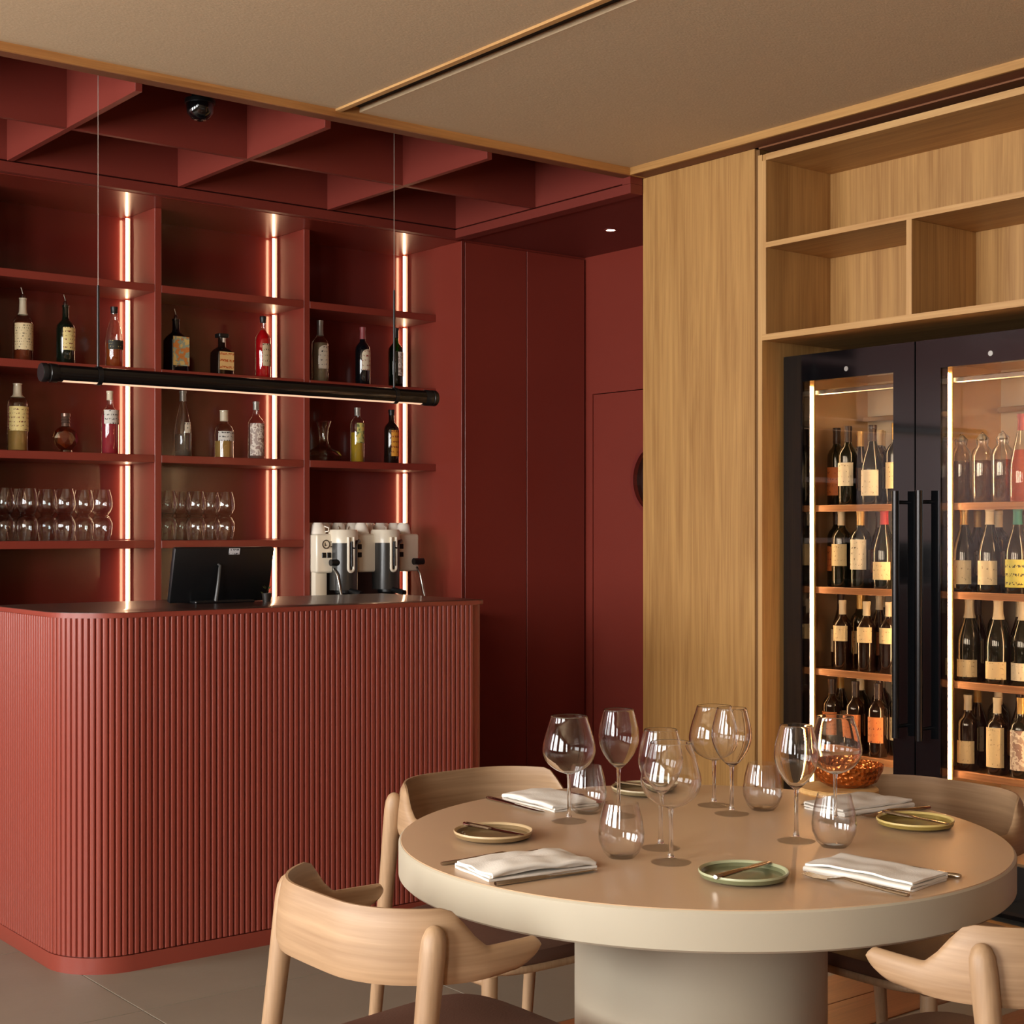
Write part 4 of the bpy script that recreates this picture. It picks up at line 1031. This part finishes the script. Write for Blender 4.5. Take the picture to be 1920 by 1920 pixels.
def rounded_seat(z0, z1, grow=0.0, puff=0.0):
    xs0, xs1, wf, wb = -0.225 - grow, 0.255 + grow, 0.268 + grow, 0.205 + grow
    n = 48; ring = []
    for k in range(n):
        a = 2 * PI * (k + 0.5) / n; c, s_ = math.cos(a), math.sin(a)
        ux = math.copysign(abs(c) ** (2 / 5.0), c); uy = math.copysign(abs(s_) ** (2 / 5.0), s_)
        x = (xs0 + xs1) / 2 + ux * (xs1 - xs0) / 2
        w = wb + (wf - wb) * (x - xs0) / (xs1 - xs0)
        ring.append((x, uy * w))
    bm = bmesh.new(); rings = []
    cxm = (xs0 + xs1) / 2
    def R_(f, z): return [bm.verts.new((cxm + (x - cxm) * f, y_ * f, z)) for x, y_ in ring]
    rings = [R_(0.985, z0), R_(1.0, z0 + (z1 - z0) * 0.3), R_(1.0, z0 + (z1 - z0) * 0.7), R_(0.985, z1), R_(0.9, z1 + puff * 0.5), R_(0.5, z1 + puff)]
    for a, b in zip(rings, rings[1:]):
        for k in range(n): bm.faces.new((a[k], a[(k + 1) % n], b[(k + 1) % n], b[k]))
    bm.faces.new(rings[0][::-1]); bm.faces.new(rings[-1])
    return finish(bm, 'seat', 50)
shell_me = chair_shell(); shell_me.materials.append(SHELL_M)
seat_me = rounded_seat(0.430, 0.458, 0.0, 0.006); seat_me.materials.append(LEATHER)
ply_me = rounded_seat(0.414, 0.430, 0.002, 0.0); ply_me.materials.append(CHAIR_LEG)
def rear_leg(s):
    top = Vector((-0.168, s * 0.222, 0)); bot = Vector((-0.262, s * 0.236, 0))
    pts = []; rad = []
    for z, r in ((0.0, 0.0125), (0.02, 0.0130), (0.20, 0.0150), (0.42, 0.0172), (0.58, 0.0188), (0.66, 0.0202), (0.705, 0.0206), (0.725, 0.0190), (0.738, 0.0140), (0.744, 0.0070), (0.7455, 0.001)):
        f = z / 0.745
        pts.append((bot.x + (top.x - bot.x) * f, bot.y + (top.y - bot.y) * f, z)); rad.append(r)
    return tube(pts, rad, 18, 60)
def front_leg(s):
    return tube([(0.225, s * 0.246, 0), (0.222, s * 0.244, 0.2), (0.214, s * 0.238, 0.414)], [0.0125, 0.0155, 0.0175], 18, 50)
def side_rail(s):
    return tube([(-0.212, s * 0.229, 0.40), (0.0, s * 0.246, 0.398), (0.21, s * 0.240, 0.40)], 0.011, 12, 50)
legm = {('r', s): rear_leg(s) for s in (-1, 1)}; legm.update({('f', s): front_leg(s) for s in (-1, 1)}); railm = {s: side_rail(s) for s in (-1, 1)}
for me in list(legm.values()) + list(railm.values()): me.materials.append(CHAIR_LEG)
def chair(x, y, rz, label):
    t = thing('dining_armchair', label, 'chair', (x, y, 0), rz, 'oak armchairs around the round table')
    link('backrest', shell_me, None, t); link('seat', seat_me, None, t)['label'] = 'brown leather seat'
    link('seat_base', ply_me, None, t)
    for s in (-1, 1):
        link('leg', legm[('r', s)], None, t); link('leg', legm[('f', s)], None, t)
    for s in (-1, 1): link('side_rail', railm[s], None, t)
    return t
OFF = 0.625
chair(TX - OFF, TY + 0.005, 0.0, 'oak armchair with brown seat, its back to the tall windows')
chair(TX + 0.03, TY + OFF, -PI / 2, 'oak armchair pushed in between the round table and the fluted bar')
chair(TX + OFF, TY, PI, 'oak armchair pushed in between the round table and the wine coolers')
chair(TX, TY - OFF, PI / 2, 'oak armchair facing the bar across the round table')

# ------------------------------------------------------------------ glassware on the table
def wine_glass(px, py, big, label):
    p = px2w(px, py, TZ)
    t = thing('wine_glass', label, 'wine glass', (p.x, p.y, TZ), 0)
    if ('wg', big) not in ME:
        if big: prof = [(0.0045, 0.098), (0.012, 0.100), (0.030, 0.108), (0.046, 0.122), (0.0545, 0.142), (0.0535, 0.160), (0.048, 0.182), (0.0405, 0.205), (0.0375, 0.217)]
        else: prof = [(0.0045, 0.100), (0.010, 0.104), (0.024, 0.118), (0.036, 0.138), (0.0425, 0.160), (0.0415, 0.182), (0.036, 0.206), (0.0315, 0.224)]
        # smooth the profile
        def cr(P, n=4):
            out = []
            for i in range(len(P) - 1):
                p0, p1, p2, p3 = P[max(i - 1, 0)], P[i], P[i + 1], P[min(i + 2, len(P) - 1)]
                for k in range(n):
                    u = k / n
                    out.append(tuple(0.5 * (2 * p1[d] + (p2[d] - p0[d]) * u + (2 * p0[d] - 5 * p1[d] + 4 * p2[d] - p3[d]) * u * u + (3 * p1[d] - p0[d] - 3 * p2[d] + p3[d]) * u ** 3) for d in (0, 1)))
            return out + [P[-1]]
        q = cr(prof)
        inner = [(max(0.0, r - 0.0011), z + (0.003 if r < 0.012 else 0.0007)) for r, z in q[2:]]
        top = q[-1][1]
        ME[('wg', big)] = lathe([(0, q[0][1])] + q + [(q[-1][0] - 0.0005, top + 0.0006)] + inner[::-1] + [(0, q[0][1] + 0.004)], 48, 60)
        ME[('wg', big)].materials.append(GLASS)
        ME[('wgf', big)] = lathe([(0, 0.0), (0.036, 0.0), (0.037, 0.0012), (0.034, 0.0022), (0.016, 0.0042), (0.0065, 0.009), (0, 0.009)], 36, 50); ME[('wgf', big)].materials.append(FOOT)
        st = [(0, 0.0095), (0.0063, 0.0095), (0.0042, 0.018), (0.0037, 0.05), (0.0039, 0.085), (0.0050, q[0][1] + 0.0005), (0, q[0][1] + 0.001)]
        ME[('wgs', big)] = lathe(st, 36, 50); ME[('wgs', big)].materials.append(STEM)
    link('bowl', ME[('wg', big)], None, t); link('stem', ME[('wgs', big)], None, t); link('foot', ME[('wgf', big)], None, t)
wine_glass(1067, 1540, True, 'round bowled wine glass beside the napkin laid nearest the bar')
wine_glass(1160, 1530, False, 'slim wine glass standing behind two stemless tumblers')
wine_glass(1239, 1590, False, 'slim wine glass overlapping a round bowled one behind the green plate')
wine_glass(1258, 1617, True, 'round bowled wine glass standing next to the tumbler by the bread plate')
wine_glass(1339, 1510, True, 'round bowled wine glass in front of the oak panel, beside a slim one')
wine_glass(1372, 1526, False, 'slim wine glass in front of the oak panel, beside a round bowled one')
wine_glass(1493, 1577, False, 'slim wine glass between the middle of the table and the front napkin')
wine_glass(1566, 1540, True, 'round bowled wine glass in front of the amber bowl')
def tumbler(px, py, label):
    p = px2w(px, py, TZ)
    tag(link('stemless_glass', tum_tab_me, None, None, (p.x, p.y, TZ)), label, 'glass')
tumbler(1100, 1524, 'clear stemless water glass beside the round bowled glass nearest the bar')
tumbler(1165, 1607, 'clear stemless water glass nearest the creased napkin and bread plate')
tumbler(1430, 1518, 'clear stemless water glass in front of the oak panel')
tumbler(1564, 1587, 'clear stemless water glass behind the smooth folded napkin')

# plates and butter knives
def plate_me(r): return lathe([(0, 0.0), (r * 0.78, 0.0), (r * 0.97, 0.006), (r, 0.014), (r * 0.985, 0.0155), (r * 0.955, 0.0135), (r * 0.90, 0.0065), (0, 0.0055)], 56, 50)
def speck(name, c, c2):
    m = pmat(name, c, rough=0.28, coat=0.4, var=0.22, vscale=26)
    return m
PL = [(925, 1571, (122, 100, 68), 'brown bread plate with pale rim beside the creased napkin'),
      (1394, 1648, (104, 106, 76), 'green glazed bread plate between the tumbler and the smooth napkin'),
      (1716, 1549, (136, 116, 58), 'golden glazed bread plate nearest the wine coolers'),
      (1210, 1487, (112, 98, 70), 'dark glazed bread plate behind the glasses, towards the red alcove')]
knife_secs = None
def knife_mesh(L_=0.21, w=0.018):
    bm = bmesh.new(); rows = []
    prof = [(0.0, 0.0045, 0.0035), (0.004, 0.0062, 0.0042), (0.03, 0.0066, 0.0042), (0.09, 0.0052, 0.0036), (0.100, 0.0048, 0.0030), (0.108, w * 0.42, 0.0016), (0.16, w * 0.5, 0.0014), (0.195, w * 0.46, 0.0012), (0.207, w * 0.28, 0.0010), (0.21, w * 0.06, 0.0008)]
    for x, hw_, ht in prof:
        x = x * L_ / 0.21
        rows.append([bm.verts.new((x, hw_ * math.cos(2 * PI * k / 10), 0.0042 + ht * math.sin(2 * PI * k / 10))) for k in range(10)])
    for a, b in zip(rows, rows[1:]):
        for k in range(10): bm.faces.new((a[k], a[(k + 1) % 10], b[(k + 1) % 10], b[k]))
    bm.faces.new(rows[0][::-1]); bm.faces.new(rows[-1])
    return finish(bm, 'knife', 50)
def fork_mesh():
    bm = bmesh.new(); rows = []
    prof = [(0.0, 0.0045, 0.0030, 0.003), (0.004, 0.0062, 0.0032, 0.003), (0.04, 0.0050, 0.0030, 0.004), (0.10, 0.0034, 0.0028, 0.008), (0.125, 0.0040, 0.0022, 0.010), (0.140, 0.0105, 0.0014, 0.007), (0.155, 0.0118, 0.0012, 0.0045)]
    for x, hw_, ht, zc in prof:
        rows.append([bm.verts.new((x, hw_ * math.cos(2 * PI * k / 10), zc + ht * math.sin(2 * PI * k / 10))) for k in range(10)])
    for a, b in zip(rows, rows[1:]):
        for k in range(10): bm.faces.new((a[k], a[(k + 1) % 10], b[(k + 1) % 10], b[k]))
    bm.faces.new(rows[0][::-1]); bm.faces.new(rows[-1])
    for k in range(4):
        y_ = -0.0096 + 0.0064 * k
        tube([(0.152, y_, 0.0045), (0.180, y_, 0.0030), (0.205, y_ * 0.95, 0.0055)], [0.0019, 0.0017, 0.0010], 6, 50, bm)
    return finish(bm, 'fork', 50)
KN, KNB, FK = knife_mesh(), knife_mesh(0.165, 0.020), fork_mesh()
CUT = pmat('cutlery_steel', (196, 188, 176), rough=0.16, metal=1.0)
for me in (KN, KNB, FK): me.materials.append(CUT)
bang = [(870, 1557, 978, 1579), (1335, 1660, 1452, 1626), (1640, 1526, 1775, 1552), (1172, 1478, 1240, 1487)]
for (px, py, c, lab), bk in zip(PL, bang):
    p = px2w(px, py, TZ)
    t = thing('bread_plate', lab, 'plate', (p.x, p.y, TZ))
    k = ('plate', c)
    link('plate_body', plate_me(0.077), speck('plate_%d_%d' % (c[0], c[1]), c, None), t)
    rm = link('rim', lathe([(0.0715, 0.0125), (0.0772, 0.0125), (0.0776, 0.0145), (0.0765, 0.0165), (0.0735, 0.0155)], 56, 50, closed=True), pmat('plate_rim_%d' % c[0], tuple(min(255, int(v * 1.15 + 42)) for v in c), rough=0.35), t); rm['label'] = 'pale rim'
    a = px2w(bk[0], bk[1], TZ + 0.017); b = px2w(bk[2], bk[3], TZ + 0.017)
    an = math.atan2(b.y - a.y, b.x - a.x)
    mid = Vector((p.x, p.y, 0))
    kn = link('butter_knife', KNB, None, None, (mid.x - 0.0825 * math.cos(an), mid.y - 0.0825 * math.sin(an), TZ + 0.0128), (0, 0, an))
    tag(kn, 'steel butter knife resting across the ' + lab.split(' with')[0].split(' behind')[0].split(' between')[0].split(' nearest')[0], 'knife')

# napkins: one sheet folded in three
def napkin_mesh(L_, Wd, seed, waves=1.0):
    t, gap = 0.0042, 0.0052
    path = []
    ns = 12
    for i in range(ns + 1): path.append((-Wd / 2 + Wd * i / ns, t / 2, 0))
    for k in range(1, 6):
        a = -PI / 2 + PI * k / 6
        path.append((Wd / 2 + gap / 2 * math.cos(a), t / 2 + gap / 2 + gap / 2 * math.sin(a), 1))
    for i in range(ns + 1): path.append((Wd / 2 - Wd * i / ns, t / 2 + gap, 1))
    for k in range(1, 6):
        a = -PI / 2 + PI * k / 6
        path.append((-Wd / 2 - gap / 2 * math.cos(a), t / 2 + 1.5 * gap + gap / 2 * math.sin(a), 2))
    for i in range(ns + 1): path.append((-Wd / 2 + Wd * 0.97 * i / ns, t / 2 + 2 * gap, 2))
    bm = bmesh.new(); m = 18; rows = []
    for j in range(m + 1):
        u = j / m; x = -L_ / 2 + L_ * u
        up = []; dn = []
        for i, (y_, z, lay) in enumerate(path):
            a = path[max(i - 1, 0)]; b = path[min(i + 1, len(path) - 1)]
            d = Vector((b[0] - a[0], b[1] - a[1])); d.normalize(); nrm = Vector((-d.y, d.x))
            nz = noise.noise(Vector((x * 22 + seed, y_ * 26, lay * 3.1))) * 0.0035 * waves * (lay / 2)
            sag = 0.006 * waves * (lay / 2) * math.sin(PI * u) * (0.6 + 0.4 * math.cos(y_ * 30 + seed))
            ex = 0.006 * noise.noise(Vector((y_ * 14, lay * 5 + seed, 0.3)))
            xx = x + ex * (2 * u - 1)
            yy = y_ + 0.006 * waves * noise.noise(Vector((x * 9, seed, lay)))
            zz = z + nz + sag
            hh = t / 2 * 0.92
            up.append(bm.verts.new((xx, yy + nrm.x * hh, max(0.0002, zz + nrm.y * hh))))
            dn.append(bm.verts.new((xx, yy - nrm.x * hh, max(0.0001, zz - nrm.y * hh))))
        rows.append(up + dn[::-1])
    Ln = len(rows[0])
    for a, b in zip(rows, rows[1:]):
        for k in range(Ln): bm.faces.new((a[k], a[(k + 1) % Ln], b[(k + 1) % Ln], b[k]))
    for r in (rows[0][::-1], rows[-1]):
        h = Ln // 2
        for k in range(h - 1): bm.faces.new((r[k], r[k + 1], r[Ln - 2 - k], r[Ln - 1 - k]))
    return finish(bm, 'napkin', 50)
SET = [  # napkin centre px, direction of long axis (towards the table centre), size, label
    (986, 1619, math.radians(-8), 0.215, 0.125, 1.6, 'creased white linen napkin laid before the chair backed to the windows', 'the creased napkin'),
    (1640, 1634, math.radians(96), 0.215, 0.115, 0.7, 'smooth folded white napkin lying between fork and knife, near the green plate', 'the smooth folded napkin'),
    (1612, 1508, math.radians(176), 0.215, 0.115, 1.1, 'white linen napkin beside the amber bowl, near the coolers', 'the napkin near the coolers'),
    (1030, 1499, math.radians(-94), 0.20, 0.115, 1.0, 'white linen napkin laid on the bar side of the round table', 'the napkin on the bar side')]
for i, (px, py, an, ln, wd, wv, lab, short) in enumerate(SET):
    p = px2w(px, py, TZ + 0.008)
    me = napkin_mesh(ln, wd, 3.7 * i + 1, wv)
    tag(link('napkin', me, LINEN, None, (p.x, p.y, TZ + 0.0002), (0, 0, an)), lab, 'napkin')
    ca, sa = math.cos(an), math.sin(an)
    def place(me, nm, off, back, label, cat, da=0.0):
        a2 = an + da
        x = p.x - sa * off - ca * back; y = p.y + ca * off - sa * back
        tag(link(nm, me, None, None, (x, y, TZ), (0, 0, a2)), label, cat)
    place(KN, 'table_knife', -(wd / 2 + 0.030), 0.115, 'steel table knife lying beside ' + short, 'knife', 0.03)
    place(FK, 'table_fork', (wd / 2 + 0.032), 0.120, 'steel table fork lying beside ' + short, 'fork', -0.02)

# amber bowl on a wooden board
bp_ = px2w(1588, 1484, TZ)
bo_ = tag(link('serving_board', lathe([(0, 0), (0.086, 0), (0.090, 0.004), (0.090, 0.011), (0.087, 0.014), (0, 0.014)], 56, 40), wood('pale_board', (206, 158, 92), (232, 190, 126), 'x', rough=0.5), None, (bp_.x - 0.03, bp_.y + 0.0, TZ)), 'round pale wooden board under the amber bowl', 'board')
bw = lathe([(0, 0.0), (0.045, 0.0), (0.068, 0.012), (0.080, 0.036), (0.083, 0.050), (0.080, 0.050), (0.076, 0.036), (0.064, 0.016), (0.044, 0.006), (0, 0.006)], 40, 20)
for v in bw.vertices:
    if v.co.z > 0.007:
        k = 1 + 0.05 * noise.noise(v.co * 70); v.co.x *= k; v.co.y *= k
m_, nt_, N_, L2, b_ = nodes('hammered_amber')
b_.inputs['Base Color'].default_value = lin((190, 104, 44)); b_.inputs['Metallic'].default_value = 0.75; b_.inputs['Roughness'].default_value = 0.18
vo = N_.new('ShaderNodeTexVoronoi'); vo.inputs['Scale'].default_value = 90; tcx = N_.new('ShaderNodeTexCoord'); L2.new(tcx.outputs['Object'], vo.inputs['Vector'])
bpn = N_.new('ShaderNodeBump'); bpn.inputs['Strength'].default_value = 1.0; bpn.inputs['Distance'].default_value = 0.006; L2.new(vo.outputs['Distance'], bpn.inputs['Height']); L2.new(bpn.outputs[0], b_.inputs['Normal'])
tag(link('amber_bowl', bw, m_, None, (bp_.x + 0.0, bp_.y + 0.0, TZ + 0.014)), 'hammered amber bowl standing on the round wooden board', 'bowl')
